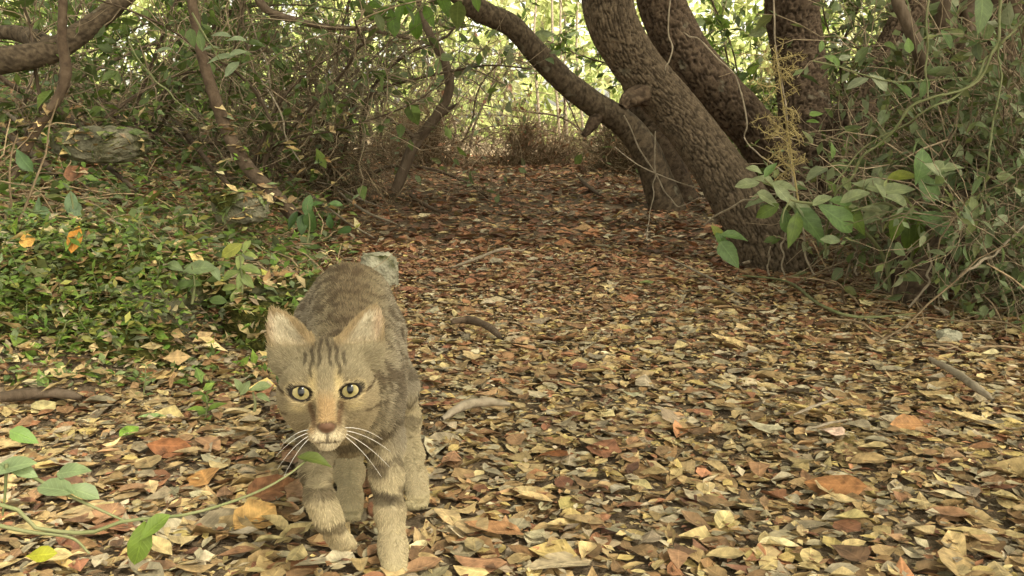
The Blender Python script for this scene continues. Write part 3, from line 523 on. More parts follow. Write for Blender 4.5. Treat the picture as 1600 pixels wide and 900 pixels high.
def shrub(name, label, base, height, spread, nstem, ntwig, nind, nstuff, lsize, pal, seed, group=None, lean=(0, 0), srad=0.009, twl=0.35, grav=0.05, mat=M_stem, twcol=(1.15, 1.05, 0.9), cat='shrub', trad=0.0022, smat=None, droop=0.3, wob=0.22, lowest=0.0):
    g = np.random.default_rng(seed); base = np.array(base, float); o = thing(name, label, cat, base, group)
    dirs = np.stack([g.normal(lean[0], spread, nstem), g.normal(lean[1], spread, nstem), np.ones(nstem)], -1)
    st = base + np.stack([g.normal(0, 0.06, nstem), g.normal(0, 0.06, nstem), np.full(nstem, -0.04)], -1)
    paths = grow(st, dirs, height * (0.7 + 0.6 * g.random(nstem)), 9, wob, grav, g)
    for k in range(nstem):
        rr = srad * (0.6 + 0.8 * g.random()) * np.linspace(1, 0.3, 9); pts = spline(paths[k], 22); V, F = tubes(pts[None], np.interp(np.linspace(0, 1, 22), np.linspace(0, 1, 9), rr)[None], 7)
        link('stem', mesh_np('stem', V - base, F, mat=mat, smooth=True), o)
    si = g.integers(0, nstem, ntwig); ki = lowest * 8 + (8 - lowest * 8) * g.random(ntwig) ** 0.8; k0 = np.minimum(ki.astype(int), 7); f = (ki - k0)[:, None]
    s0 = paths[si, k0] * (1 - f) + paths[si, k0 + 1] * f
    tw = grow(s0, g.normal(size=(ntwig, 3)) + np.array([0, 0, 0.3]) + nrm(s0 - base) * 0.5, twl * (0.4 + 0.9 * g.random(ntwig)), 6, 0.3, grav, g)
    V, F = tubes(tw, trad * (0.6 + 0.9 * g.random((ntwig, 1))) * np.linspace(1, 0.45, 6)[None], 3); tc = np.repeat(np.array(twcol) * np.exp(g.normal(0, 0.25, (ntwig, 1))), 18, 0)
    stuff(link('twigs', mesh_np('twigs', V - base, F, C=tc, mat=smat or M_twig), o))
    n = nind + nstuff
    if n:
        ti = g.integers(0, ntwig, n); kk = g.random(n) ** 0.7 * 4.99; k0 = kk.astype(int); f = (kk - k0)[:, None]; pos = tw[ti, k0] * (1 - f) + tw[ti, k0 + 1] * f
        td = nrm(tw[ti, k0 + 1] - tw[ti, k0]); ax = nrm(td * 0.7 + g.normal(0, 0.6, (n, 3)) + np.array([0, 0, -droop])); no = nrm(g.normal(0, 0.5, (n, 3)) + np.array([0, -0.15, 0.8]))
        size = lsize * np.exp(g.normal(0, 0.28, n)); col = pick(pal, n, 0.16, g)
        vis = inview(pos) * (size / np.linalg.norm(pos - CC, axis=1)); order = np.argsort(-vis); a_, b_ = order[:nind], order[nind:]
        for q in a_: put_leaf(o, pos[q], ax[q], no[q], size[q], col[q], GMESH[g.integers(0, 3)])
        if len(b_):
            V, F, C, U = scatter(GT, g.integers(0, 3, len(b_)), pos[b_], frames(ax[b_], no[b_]), size[b_], col[b_]); stuff(link('foliage', mesh_np('foliage', V - base, F, C, U, M_foliage), o))
    return o
# left bank thicket
L1 = 'shrubs of the left bank thicket'
shrub('thicket_shrub', 'dark leafy shrub growing over the mossy fallen trunk', gp(-1.75, 3.6), 1.2, 0.35, 6, 300, 110, 900, 0.05, GREEN, 201, L1)
shrub('thicket_shrub', 'dark green shrub behind the flat bank rock', gp(-1.75, 4.4), 1.4, 0.4, 7, 420, 80, 1400, 0.05, GREEN, 202, L1)
shrub('thicket_shrub', 'leafy shrub with hanging twigs behind the reddish slender trunk', gp(-1.15, 4.2), 1.3, 0.4, 7, 420, 80, 500, 0.05, GREEN, 203, L1)
shrub('thicket_shrub', 'sparse green shrub between reddish trunk and crooked sapling', gp(-0.95, 5.0), 1.35, 0.4, 7, 420, 70, 350, 0.05, DULLG, 204, L1)
shrub('thicket_shrub', 'tall yellow-green shrub far behind the fallen trunk', gp(-3.0, 6.2), 1.8, 0.45, 7, 420, 40, 5200, 0.06, GREEN + BRIGHT, 205, L1)
shrub('thicket_shrub', 'yellow-green shrub catching light behind the twig tangle', gp(-1.9, 6.6), 1.8, 0.45, 8, 420, 40, 5200, 0.06, GREEN + BRIGHT, 206, L1)
shrub('thicket_shrub', 'shrub with drooping leaves behind the crooked sapling', gp(-0.95, 6.7), 1.5, 0.4, 8, 300, 60, 900, 0.055, DULLG, 207, L1)
# twig tangles
L2 = 'tangles of dry twigs'
shrub('twig_tangle', 'dense tangle of bare grey-brown twigs arching left of the crooked sapling', gp(-1.05, 4.95), 1.15, 0.7, 12, 850, 0, 120, 0.04, DULLG, 211, L2, srad=0.007, twl=0.7, grav=0.12, trad=0.0024, twcol=(1.0, 0.95, 0.84), wob=0.4, cat='dead brush', lean=(0.3, 0))
shrub('twig_tangle', 'dark brushwood heap at the foot of the bank beyond the sticks', gp(-1.05, 5.0), 0.8, 1.1, 9, 1100, 0, 80, 0.035, DULLG, 212, L2, srad=0.006, twl=0.6, grav=0.16, trad=0.0022, cat='dead brush', twcol=(0.95, 0.82, 0.66))
shrub('dry_brush', 'low brown dry brush closing the far end of the path', gp(0.1, 6.6), 0.38, 0.9, 10, 1500, 0, 700, 0.028, REDB, 213, L2, srad=0.005, twl=0.3, grav=0.05, trad=0.0022, cat='dead brush', twcol=(1.0, 0.85, 0.66))
shrub('dry_brush', 'brown dry brush under the arched slim tree', gp(0.62, 6.1), 0.34, 0.8, 10, 1300, 0, 500, 0.028, REDB + DULLG, 214, L2, srad=0.005, twl=0.3, grav=0.03, trad=0.0022, cat='dead brush', twcol=(1.0, 0.86, 0.68))
shrub('dry_brush', 'brushwood strip at the far path edge right of the crooked sapling', gp(-0.45, 6.3), 0.42, 0.8, 9, 1200, 0, 450, 0.03, REDB, 215, L2, srad=0.005, twl=0.3, grav=0.05, trad=0.0022, cat='dead brush', twcol=(0.95, 0.8, 0.62))
shrub('curtain_shrub', 'dull shrub with a hanging curtain of small dry leaves left of the bright gap', gp(-0.45, 6.9), 1.4, 0.35, 8, 420, 60, 900, 0.035, DULLG + REDB[:1], 216, None, srad=0.008, twl=0.6, grav=0.25, droop=0.9)
shrub('gap_shrub', 'open shrub with fresh oval leaves silhouetted in the bright gap', gp(0.5, 7.2), 1.45, 0.28, 5, 70, 60, 0, 0.075, GREEN, 217, None, srad=0.008, twl=0.4, grav=0.05, droop=0.2)
shrub('gap_shrub', 'broad-leaved shrub between the arched tree and the thick leaning trunk', gp(1.0, 6.2), 1.2, 0.28, 6, 120, 90, 60, 0.07, GREEN, 218, None, srad=0.008, twl=0.4, grav=0.05, droop=0.2)
# right-hand thicket
L3 = 'shrubs of the right-hand thicket'
shrub('thicket_shrub', 'dense twiggy shrub between the forked tree stems', gp(1.75, 4.9), 1.3, 0.35, 9, 700, 80, 2000, 0.045, GREEN + DULLG, 221, L3)
shrub('thicket_shrub', 'green shrub far behind the forked tree', gp(1.6, 6.3), 1.7, 0.4, 9, 600, 40, 4600, 0.055, BRIGHT + GREEN, 222, L3)
shrub('thicket_shrub', 'green shrub far behind the stout tree', gp(2.8, 5.4), 1.6, 0.4, 9, 600, 40, 4600, 0.055, BRIGHT + GREEN, 223, L3)
shrub('thicket_shrub', 'grey-green leafy shrub in front of the stout tree', gp(1.38, 2.75), 0.75, 0.4, 9, 500, 280, 2000, 0.042, DULLG, 224, L3, srad=0.005, lowest=0.3)
shrub('thicket_shrub', 'tangled grey-green shrub with thin bare stems at the path edge beyond the lichen stone', gp(1.30, 2.35), 0.5, 0.6, 10, 650, 280, 2400, 0.03, DULLG, 225, L3, srad=0.004, twl=0.3, trad=0.0014)
shrub('thicket_shrub', 'small-leaved shrub around the dark broken stem', gp(1.3, 2.75), 0.6, 0.45, 9, 500, 220, 800, 0.036, DULLG + GREEN, 226, L3, srad=0.005, twl=0.3, lowest=0.3)
shrub('thicket_shrub', 'leafy shrub filling the space between forked tree and stout tree', gp(1.95, 4.5), 1.1, 0.4, 9, 600, 220, 1700, 0.05, GREEN + DULLG, 227, L3, lowest=0.2)
shrub('thicket_shrub', 'shrub with drooping twigs beyond the stout tree', gp(2.35, 3.6), 1.3, 0.4, 9, 500, 100, 1700, 0.05, GREEN + DULLG, 228, L3)
shrub('twig_tangle', 'bare twig tangle under the wavy-leaved branch left of the dark stem', gp(1.12, 2.7), 0.42, 0.9, 6, 200, 0, 0, 0.03, DULLG, 229, L2, srad=0.004, twl=0.4, trad=0.0016, cat='dead brush', twcol=(1.0, 0.85, 0.65), grav=0.08)

# glossy-leaved shrub in front of the thick trunk: leaves set one by one
gb = gp(0.98, 2.5)
gl = thing('glossy_shrub', 'shrub branch with large dull-green wavy leaves reaching across the thick leaning trunk', 'shrub', gb)
for pp, r in (([gb, P(1380, 400, 2.48), P(1340, 352, 2.42), P(1290, 322, 2.38), P(1235, 312, 2.35), P(1195, 280, 2.32)], 0.006), ([gb, P(1425, 400, 2.46), P(1420, 350, 2.4), P(1385, 318, 2.36), P(1330, 330, 2.34)], 0.005),
              ([gb, P(1440, 390, 2.46), P(1470, 340, 2.42), P(1440, 335, 2.38), P(1395, 325, 2.36)], 0.005), ([P(1235, 312, 2.35), P(1225, 330, 2.34), P(1222, 348, 2.33)], 0.003)):
    pts = spline(pp, 30); V, F = tubes(pts[None], np.linspace(r, r * 0.4, 30)[None], 7); link('stem', mesh_np('stem', V - gb, F, mat=M_greenstem, smooth=True), gl)
# px, py of the middle, length px, direction deg, tilt up, hue
for q, (px, py, Ln, ang, ti, hue) in enumerate(((1168, 288, 30, 190, .5, 0), (1180, 265, 22, 150, .6, 0), (1203, 264, 26, 55, .3, 1), (1192, 280, 26, 170, .7, 0), (1223, 290, 34, -8, .8, 0), (1219, 300, 30, -55, .4, 0), (1240, 318, 34, -40, .6, 0),
        (1202, 312, 36, -30, .6, 0), (1200, 330, 32, 215, .1, 2), (1228, 345, 36, -80, .1, 1), (1242, 360, 46, -100, .0, 2), (1268, 352, 56, -55, .2, 1), (1258, 330, 34, -50, .5, 0), (1305, 340, 62, -38, .5, 1), (1322, 320, 48, -15, .7, 1), (1338, 345, 46, -50, .2, 2),
        (1335, 306, 38, 25, .8, 0), (1362, 292, 50, -15, .7, 0), (1378, 300, 26, -60, .6, 0), (1405, 296, 42, 8, .8, 0), (1368, 335, 40, 215, .5, 0), (1402, 314, 40, -20, .7, 0), (1420, 335, 46, 5, .5, 1), (1450, 340, 34, 25, .4, 1), (1468, 350, 50, -35, .4, 1),
        (1420, 362, 50, -95, .0, 2), (1436, 372, 44, -85, .0, 2), (1400, 356, 36, -100, .1, 2), (1410, 275, 40, 12, .8, 3), (1440, 262, 46, 75, .3, 1), (1470, 262, 52, 15, .6, 0), (1448, 290, 44, 120, .3, 1), (1284, 312, 28, 30, .7, 0), (1128, 378, 28, 100, .1, 1), (1148, 368, 36, -5, .6, 1), (1140, 398, 40, -55, .2, 1), (1122, 366, 26, 130, .3, 3))):
    y = (2.5 if px < 1160 else 2.36) + 0.05 * math.sin(q * 2.3); s = Ln * y / FPX * 1.3; an = math.radians(ang); ax = math.cos(an) * CR + math.sin(an) * CU + 0.25 * math.sin(q) * CF; no = -CF * (1 - 0.35 * ti) + CU * (0.25 + 0.6 * ti) + 0.3 * math.cos(q * 1.7) * CR
    R = frames(ax[None], no[None])[0]; col = [lin(132, 140, 100), lin(92, 116, 62), lin(84, 102, 34), lin(128, 134, 52)][hue]
    put_leaf(gl, P(px, py, y) - R[:, 1] * s * 0.5, ax, no, s, col * (0.9 + 0.2 * random.random()), BMESH[q % 4])

# leaf sprays hung from twigs, leaves placed singly
def spray(name, label, cat, stems, leaves, cols, mesh=BMESH, mat=M_greenstem, group=None, sc_=1.0):
    b = np.array(stems[0][0][0]); o = thing(name, label, cat, b, group)
    for pp, r in stems:
        pts = spline(pp, 24); V, F = tubes(pts[None], np.linspace(r, r * 0.5, 24)[None], 7); link('stem', mesh_np('stem', V - b, F, mat=mat, smooth=True), o)
    for q, (px, py, y, Ln, ang, ti, h) in enumerate(leaves):
        s = Ln * y / FPX * sc_; an = math.radians(ang); ax = math.cos(an) * CR + math.sin(an) * CU + 0.2 * math.sin(q * 1.9) * CF; no = -CF * (1 - 0.5 * ti) + CU * ti + 0.3 * math.cos(q * 2.1) * CR
        R = frames(ax[None], no[None])[0]; put_leaf(o, P(px, py, y) - R[:, 1] * s * 0.5, ax, no, s, lin(*cols[h]) * (0.9 + 0.2 * random.random()), mesh[q % len(mesh)])
    return o
Y = 3.4
spray('hanging_spray', 'bright green leaves hanging from a thin twig above the crooked sapling', 'leafy twig', [([P(690, -80, Y), P(668, -10, Y), P(655, 15, Y), P(640, 25, Y)], 0.004), ([P(700, -60, Y), P(720, -20, Y), P(690, 0, Y)], 0.003), ([P(655, 12, Y), P(620, 0, Y), P(590, 4, Y)], 0.002)],
      [(615, 35, Y, 44, -75, .2, 0), (650, 38, Y, 44, -100, .1, 0), (672, 25, Y, 40, -60, .1, 1), (695, 8, Y, 40, -70, .2, 0), (640, 8, Y, 36, -120, .2, 1), (600, 18, Y, 34, 215, .4, 0), (590, 26, Y, 30, 200, .2, 1), (745, 5, Y, 26, -80, .2, 1), (705, 20, Y, 26, -40, .3, 0), (585, 8, Y, 28, 170, .3, 0), (625, 22, Y, 34, -95, .1, 1)], [(78, 104, 28), (88, 116, 34)])
Y = 2.9
spray('pale_spray', 'pale grey-green oval leaves sticking out beside the reddish slender trunk', 'leafy twig', [([P(300, 20, Y), P(330, 70, Y), P(352, 78, Y), P(366, 72, Y)], 0.003), ([P(330, 70, Y), P(345, 95, Y), P(365, 95, Y)], 0.002)],
      [(345, 55, Y, 34, 175, .8, 0), (368, 62, Y, 32, 5, .7, 0), (345, 92, Y, 46, 195, .7, 0), (372, 82, Y, 28, 10, .6, 0), (362, 108, Y, 34, 220, .3, 0), (330, 75, Y, 30, 185, .9, 0), (312, 62, Y, 34, 100, .3, 1), (300, 60, Y, 30, -80, .3, 1), (255, 78, Y, 30, 20, .8, 0)], [(134, 146, 112), (92, 110, 60)])
Y = 2.2
spray('large_leaf_twig', 'single large oval green leaf hanging from a vine beside the stout tree', 'leafy twig', [([P(1556, -80, Y), P(1548, -30, Y), P(1540, -6, Y)], 0.002)], [(1534, 22, Y, 62, -95, .1, 0)], [(98, 116, 66)], mesh=[BMESH[3]])
Y = 2.5
spray('bramble_spray', 'twig with drooping grey leaves crossing in front of the forked tree', 'vine', [([P(1270, 95, Y), P(1310, 104, Y), P(1350, 117, Y), P(1400, 128, Y), P(1470, 124, Y), P(1540, 118, Y)], 0.0022)],
      [(1283, 72, Y, 20, 80, .2, 1), (1298, 92, Y, 26, -20, .3, 1), (1308, 98, Y, 22, -70, .2, 1), (1322, 90, Y, 22, 10, .5, 0), (1340, 130, Y, 36, 205, .6, 0), (1372, 128, Y, 40, -45, .5, 0), (1300, 235, Y, 26, 100, .2, 1), (1276, 178, Y, 24, 10, .6, 1), (1270, 190, Y, 20, 175, .7, 1), (1412, 140, Y, 34, -45, .4, 2), (1445, 138, Y, 36, -100, .2, 2), (1420, 70, Y, 26, 90, .3, 1), (1480, 60, Y, 34, -60, .3, 2)], [(136, 142, 112), (104, 128, 62), (88, 110, 56)])
for k, (px, py, lab) in enumerate(((1300, 350, 'yellowish'), )):
    pass
# vines on the right
def vine(label, pp, r, mat=M_greenstem, name='vine', cat='vine'):
    pp = spline(pp, 2 * len(pp)); pp[1:-1] += np.random.default_rng(int(abs(pp[0][0]) * 1e4)).normal(0, 0.004, (len(pp) - 2, 3)); r = r * 0.6
    return branch_thing(name, label, cat, list(pp), [r, r, r * 0.9, r * 0.7], mat, sides=8, seed=int(pp[0][0] * 100) % 90)
Y = 2.3
vine('thick green vine looping down beside the stout tree', [P(1560, -60, Y), P(1560, 30, Y), P(1556, 70, Y), P(1530, 118, Y), P(1490, 145, Y), P(1440, 158, Y), P(1380, 215, 2.35), P(1330, 270, 2.4), P(1300, 320, 2.45), P(1290, 400, 2.5)], 0.0048)
vine('second green vine running parallel below the looping vine', [P(1600, 25, Y), P(1565, 65, Y), P(1535, 105, Y), P(1500, 150, Y), P(1450, 175, Y), P(1400, 205, 2.35), P(1340, 240, 2.4), P(1300, 290, 2.4)], 0.0034)
vine('thin straight vine hanging vertically before the forked tree', [P(1451, -60, Y), P(1451, 40, Y), P(1450, 100, Y), P(1450, 155, Y)], 0.003)
vine('thin vine hanging down past the stout tree trunk', [P(1563, 60, Y), P(1562, 120, Y), P(1555, 180, Y), P(1545, 260, Y), P(1530, 330, 2.35)], 0.003)
vine('bare pale crooked twig hanging on the thick leaning trunk', [P(1068, 50, 2.95), P(1090, 65, 2.95), P(1130, 100, 2.95), P(1155, 130, 2.95), P(1165, 190, 2.95), P(1168, 225, 2.95), P(1190, 245, 2.9), P(1225, 270, 2.8)], 0.003, M_pale, 'bare_twig', 'twig')
vine('thin pale twig dangling between the two leaning trunks', [P(1055, -30, 3.0), P(1045, 40, 3.0), P(1046, 90, 3.0), P(1040, 110, 3.0)], 0.003, M_pale, 'bare_twig', 'twig')
vine('looping pale bare vine at the foot of the slim arched tree', [P(1024, 205, 3.4), P(1024, 260, 3.35), P(1022, 300, 3.3), P(1012, 340, 3.25), P(1010, 375, 3.1)], 0.0028, M_pale, 'bare_twig', 'twig')
vine('curved bare twig hooking toward the thick leaning trunk', [P(975, 180, 3.4), P(1000, 230, 3.35), P(1030, 282, 3.3), P(1052, 318, 3.25), P(1075, 314, 3.2), P(1102, 310, 3.1)], 0.003, M_pale, 'bare_twig', 'twig')
vine('straight thin twig lying against the slim arched tree foot', [P(960, 230, 3.6), P(1010, 265, 3.5), P(1060, 285, 3.4), P(1100, 296, 3.3)], 0.003, M_pale, 'bare_twig', 'twig')
vine('pale dead branch poking out of the small-leaved right-hand shrub', [P(1500, 432, 2.1), P(1530, 415, 2.1), P(1560, 390, 2.15), P(1600, 352, 2.2)], 0.005, M_pale, 'bare_twig', 'twig')
vine('crooked grey twig standing at the path edge below the dark broken stem', [P(1420, 480, 2.25), P(1445, 450, 2.25), P(1455, 420, 2.28), P(1450, 380, 2.3)], 0.004, M_pale, 'bare_twig', 'twig')
vine('bent twig leaning from the thick trunk foot over the litter', [P(1100, 352, 2.7), P(1150, 318, 2.6), P(1190, 308, 2.5), P(1230, 300, 2.42)], 0.003, M_pale, 'bare_twig', 'twig')
vine('long bare stem rising through the dry fern', [P(1272, 430, 2.6), P(1252, 360, 2.6), P(1236, 250, 2.6), P(1225, 150, 2.6), P(1212, 70, 2.6), P(1205, -40, 2.6)], 0.0035, M_pale, 'bare_twig', 'twig')
for px, y0, y1, yy, lab in ((1222, 358, 424, 2.7, 'short upright dead twig standing at the thick trunk foot'), (1198, 385, 425, 2.75, 'shortest upright dead twig nearest the thick trunk foot'), (1335, 380, 425, 2.6, 'upright dead twig under the wavy-leaved branch')):
    vine(lab, [P(px + 4, y1 + 6, yy), P(px, (y0 + y1) / 2, yy), P(px + 6, y0, yy)], 0.0035, M_pale, 'bare_twig', 'twig')
vine('thin green vine crossing the twig thicket left of the reddish trunk', [P(200, 60, 2.9), P(235, 120, 2.9), P(270, 150, 2.9), P(310, 190, 2.95)], 0.003, M_greenstem)
vine('long arching bare twig on the bank above the herb ledge', [P(175, 345, 2.2), P(225, 370, 2.15), P(265, 390, 2.1), P(282, 410, 2.05)], 0.004, M_pale, 'bare_twig', 'twig')
vine('pale bare vine forking in the middle of the twig tangle', [P(440, 205, 4.2), P(424, 150, 4.2), P(418, 100, 4.2), P(400, 60, 4.2), P(385, 10, 4.2)], 0.006, M_pale, 'bare_twig', 'twig')
vine('pale crooked vine trailing down to the bank foot', [P(418, 140, 4.0), P(440, 175, 3.9), P(450, 220, 3.8), P(470, 255, 3.6)], 0.005, M_pale, 'bare_twig', 'twig')

# dry feathery fern in front of the forked tree
fb = P(1228, 310, 2.6); fo = thing('dry_fern', 'dry yellow feathery plant hanging in front of the forked tree', 'dry plant', fb)
g = np.random.default_rng(5)
V, F = tubes(spline([P(1250, 330, 2.6), P(1236, 240, 2.58), P(1222, 150, 2.57), P(1210, 70, 2.56)], 20)[None], np.linspace(0.003, 0.001, 20)[None], 5); link('stem', mesh_np('stem', V - fb, F, mat=M_fern), fo)
n = 46; u = g.random(n); s0 = np.array([P(1240 - 34 * a_, 270 - 200 * a_, 2.57) for a_ in u]); tw = grow(s0, g.normal(size=(n, 3)) * np.array([1, .6, .5]), 0.05 + 0.05 * g.random(n), 6, 0.35, 0.05, g)
m_ = 26; ss0 = tw[:, 1:].reshape(-1, 3)[g.integers(0, n * 5, n * m_)]; nd = grow(ss0, g.normal(size=(n * m_, 3)), 0.008 + 0.012 * g.random(n * m_), 3, 0.1, 0, g)
V, F = tubes(tw, np.full((n, 6), 0.0012), 3); link('fronds', mesh_np('fronds', V - fb, F, mat=M_fern), fo)
V, F = tubes(nd, np.full((n * m_, 3), 0.0006), 3); stuff(link('needles', mesh_np('needles', V - fb, F, mat=M_fern), fo))

# ------------------------------------------------------------------ herbs on the mossy ledge and bank
def surf_hit(px, py, y0=1.3):
    d = CF + CR * (px - 800) / FPX + CU * (450 - py) / FPX; d = d / np.linalg.norm(d)
    ok, loc, no, *_ = sc.ray_cast(dep, Vector(CC + d * y0), Vector(d)); return np.array(loc) if ok else P(px, py, 2.0)
def herb(name, label, base, h, npair, lsize, pal, seed, group, lean=(0, 0), cat='herb'):
    g = np.random.default_rng(seed); base = np.array(base); o = thing(name, label, cat, base, group)
    pts = grow(base[None] - np.array([[0, 0, 0.01]]), np.array([[lean[0] + g.normal(0, 0.2), lean[1] + g.normal(0, 0.2), 1.0]]), np.array([h]), 8, 0.12, 0, g)[0]
    V, F = tubes(pts[None], np.linspace(0.0016, 0.0008, 8)[None], 5); link('stem', mesh_np('stem', V - base, F, mat=M_greenstem), o); a0 = g.random() * 6
    for k in range(npair):
        t = 0.25 + 0.75 * k / max(1, npair - 1); p = pts[min(7, int(t * 7))]
        for sgn in (0, math.pi):
            an = a0 + k * 1.57 + sgn; ax = np.array([math.cos(an), math.sin(an), 0.35]); put_leaf(o, p, ax, np.array([g.normal(0, .2), g.normal(0, .2) - 0.2, 1.0]), lsize * (0.8 + 0.5 * g.random()) * (1.15 - 0.4 * t), pick(pal, 1, 0.15, g)[0], GMESH[g.integers(0, 3)])
    return o
bpy.context.view_layer.update(); dep = bpy.context.evaluated_depsgraph_get()
hb = [(30, 420), (60, 480), (95, 440), (130, 410), (160, 470), (190, 430), (210, 500), (110, 510), (40, 530), (150, 530), (240, 450), (20, 470), (75, 390), (180, 390), (225, 410), (260, 490), (130, 560), (85, 560)]
for k, (px, py) in enumerate(hb):
    herb('ledge_herb', 'small green herb with paired leaves growing on the mossy rock ledge', surf_hit(px, py), 0.055 + 0.035 * random.random(), 5, 0.024, HERB, 300 + k, 'herbs on the mossy ledge')
herb('seedling', 'little upright seedling with tiered leaves standing before the lichen stone', surf_hit(222, 618, 1.2), 0.06, 5, 0.018, [lin(120, 138, 84)], 340, None, cat='seedling')
herb('seedling', 'trailing green seedling with drooping leaves at the cat left side', surf_hit(320, 650, 1.2), 0.045, 4, 0.028, BRIGHT, 341, None, cat='seedling')
g = np.random.default_rng(9)
# ground cover: tiny leaves over ledge and bank
pos = []
for k in range(1900):
    px, py = g.uniform(-30, 310), g.uniform(362, 548)
    if g.random() < 0.6 * max(0, (px - 120) / 180): continue
    pos.append(surf_hit(px, py) + g.normal(0, 1, 3) * np.array([0.012, 0.012, 0.005]) + np.array([0, 0, 0.012 + 0.03 * g.random()]))
pos = np.array(pos); n = len(pos)
V, F, C, U = scatter(GT, g.integers(0, 3, n), pos, frames(nrm(g.normal(size=(n, 3)) * np.array([1, 1, .5])), nrm(g.normal(0, .5, (n, 3)) + np.array([0, -0.3, 1]))), 0.016 * np.exp(g.normal(0, 0.3, n)), pick(HERB + HERB + DULLG, n, 0.22, g))
tag(stuff(link('ground_cover', mesh_np('ground_cover', V, F, C, U, M_foliage))), 'low mat of tiny bright green leaves over the mossy ledge', 'ground cover')
# dead leaves and small green leaves lying on whatever the bank offers (rocks, logs, soil)
pos = np.array([surf_hit(g.uniform(-40, 560), 170 + 440 * g.random() ** 0.9) for k in range(4200)]); pos = pos[(pos[:, 0] < np.interp(pos[:, 1], BY, BX) + 0.25) & (pos[:, 1] < 6)]; n = len(pos); pos[:, 2] += 0.004 + 0.01 * g.random(n)
dd = g.random(n) < 0.5; tz = np.linalg.norm(pos - CC, axis=1)
cc_ = np.where(dd[:, None], pick(DEAD + STRAW, n, 0.2, g), pick(GREEN + HERB + DULLG, n, 0.2, g))
R = frames(nrm(g.normal(size=(n, 3)) * np.array([1, 1, .35])), nrm(g.normal(0, .4, (n, 3)) + np.array([0, -0.15, 1]))); sz = np.clip(0.0125 * tz * np.exp(g.normal(0, 0.35, n)) ** 1.0, 0.012, 0.055)
V, F, C, U = scatter(GT, g.integers(0, 3, n), pos - R[:, :, 1] * sz[:, None] * 0.5, R, sz, cc_)
tag(stuff(link('bank_litter', mesh_np('bank_litter', V, F, C, U, M_litter))), 'scattered dead and green leaves lying over rocks and soil of the bank', 'leaf litter')
# bank undergrowth: ivy-like leaves, litter and dead stems
n = 7200; y = 1.95 + 4.2 * g.random(n) ** 1.3; x = np.interp(y, BY, BX) + 0.05 - (0.1 + 0.45 * y) * g.random(n); pz = np.stack([x, y, ground(x, y) + 0.005 + 0.10 * g.random(n) ** 2], -1)
V, F, C, U = scatter(GT, g.integers(0, 3, n), pz, frames(nrm(g.normal(size=(n, 3)) * np.array([1, 1, .4])), nrm(g.normal(0, .5, (n, 3)) + np.array([0, -0.3, 1]))), 0.03 * np.exp(g.normal(0, 0.35, n)), pick(GREEN + DULLG + HERB, n, 0.2, g))
tag(stuff(link('bank_undergrowth', mesh_np('bank_undergrowth', V, F, C, U, M_foliage))), 'mixed low green undergrowth trailing over the sloping bank', 'undergrowth')
n = 3000; y = 1.9 + 5 * g.random(n); x = np.where(g.random(n) < 0.6, np.interp(y, BY, BX) + 0.15 - 0.45 * y * g.random(n), 0.25 * y + 0.2 + 0.35 * y * g.random(n)); s0 = np.stack([x, y, ground(x, y) + 0.01], -1)
tw = grow(s0, g.normal(size=(n, 3)) * np.array([1, 1, 0.4]) + np.array([0.25, 0, 0.1]), 0.06 + 0.28 * g.random(n) ** 1.5, 6, 0.22, 0.14, g)
V, F = tubes(tw, 0.0026 * (0.5 + g.random((n, 1))) * np.linspace(1, 0.5, 6)[None], 3)
tag(stuff(link('dead_stems', mesh_np('dead_stems', V, F, C=np.repeat(np.array([1.3, 1.12, 0.88]) * np.exp(g.normal(0, 0.3, (n, 1))), 18, 0), mat=M_twig))), 'thin dead stems and twigs strewn over bank and path margins', 'dead stems')
# single plants on the bank
def rosette(label, px, py, y, hgt, leaves, cols):
    b = P(px, py + hgt, y); return spray('bank_plant', label, 'plant', [([b, P(px + 4, py + hgt * 0.5, y), P(px, py, y)], 0.003)], leaves, cols)
rosette('young plant with yellow-green pointed leaves beside the cat ears', 375, 400, 1.95, 95, [(362, 392, 1.95, 40, 215, .3, 0), (385, 386, 1.95, 26, 60, .4, 1), (392, 398, 1.95, 26, -10, .6, 1), (374, 410, 1.95, 24, -100, .3, 1), (392, 420, 1.95, 34, -10, .6, 2), (362, 428, 1.95, 34, 200, .5, 2), (376, 438, 1.95, 34, -95, .3, 2), (388, 440, 1.95, 28, -50, .4, 2), (358, 450, 1.95, 28, 190, .5, 1), (367, 462, 1.95, 30, -110, .2, 1), (376, 462, 1.95, 30, -80, .2, 1)], [(148, 150, 66), (138, 150, 84), (122, 136, 76)])
rosette('plant with broad grey-green toothed leaves on the dark mossy rock', 300, 415, 1.9, 60, [(312, 418, 1.9, 52, 10, .5, 0), (275, 416, 1.9, 34, 150, .4, 0), (284, 448, 1.9, 40, 200, .6, 1), (338, 428, 1.9, 26, -60, .4, 0), (340, 470, 1.9, 34, 175, .5, 1), (296, 445, 1.9, 34, 5, .6, 1)], [(116, 130, 88), (92, 110, 62)])
rosette('cluster of dark drooping green leaves at the foot of the long diagonal stick', 480, 320, 2.9, 60, [(480, 320, 2.9, 34, 80, .3, 0), (484, 340, 2.9, 46, -95, .1, 0), (458, 345, 2.9, 34, -110, .2, 1), (472, 352, 2.9, 34, -90, .2, 1), (525, 318, 2.9, 22, 0, .4, 0), (515, 345, 2.9, 26, -90, .2, 1), (495, 318, 2.9, 24, 20, .6, 0), (538, 360, 2.9, 26, 190, .4, 1)], [(78, 104, 52), (56, 80, 34)])
rosette('leafy seedling with pale oval leaves at the shoulder of the cat', 395, 612, 1.45, 40, [(382, 606, 1.45, 28, 60, .3, 0), (405, 606, 1.45, 38, 10, .6, 0), (412, 620, 1.45, 28, -20, .5, 0), (372, 600, 1.45, 22, 120, .3, 0)], [(126, 138, 92)])
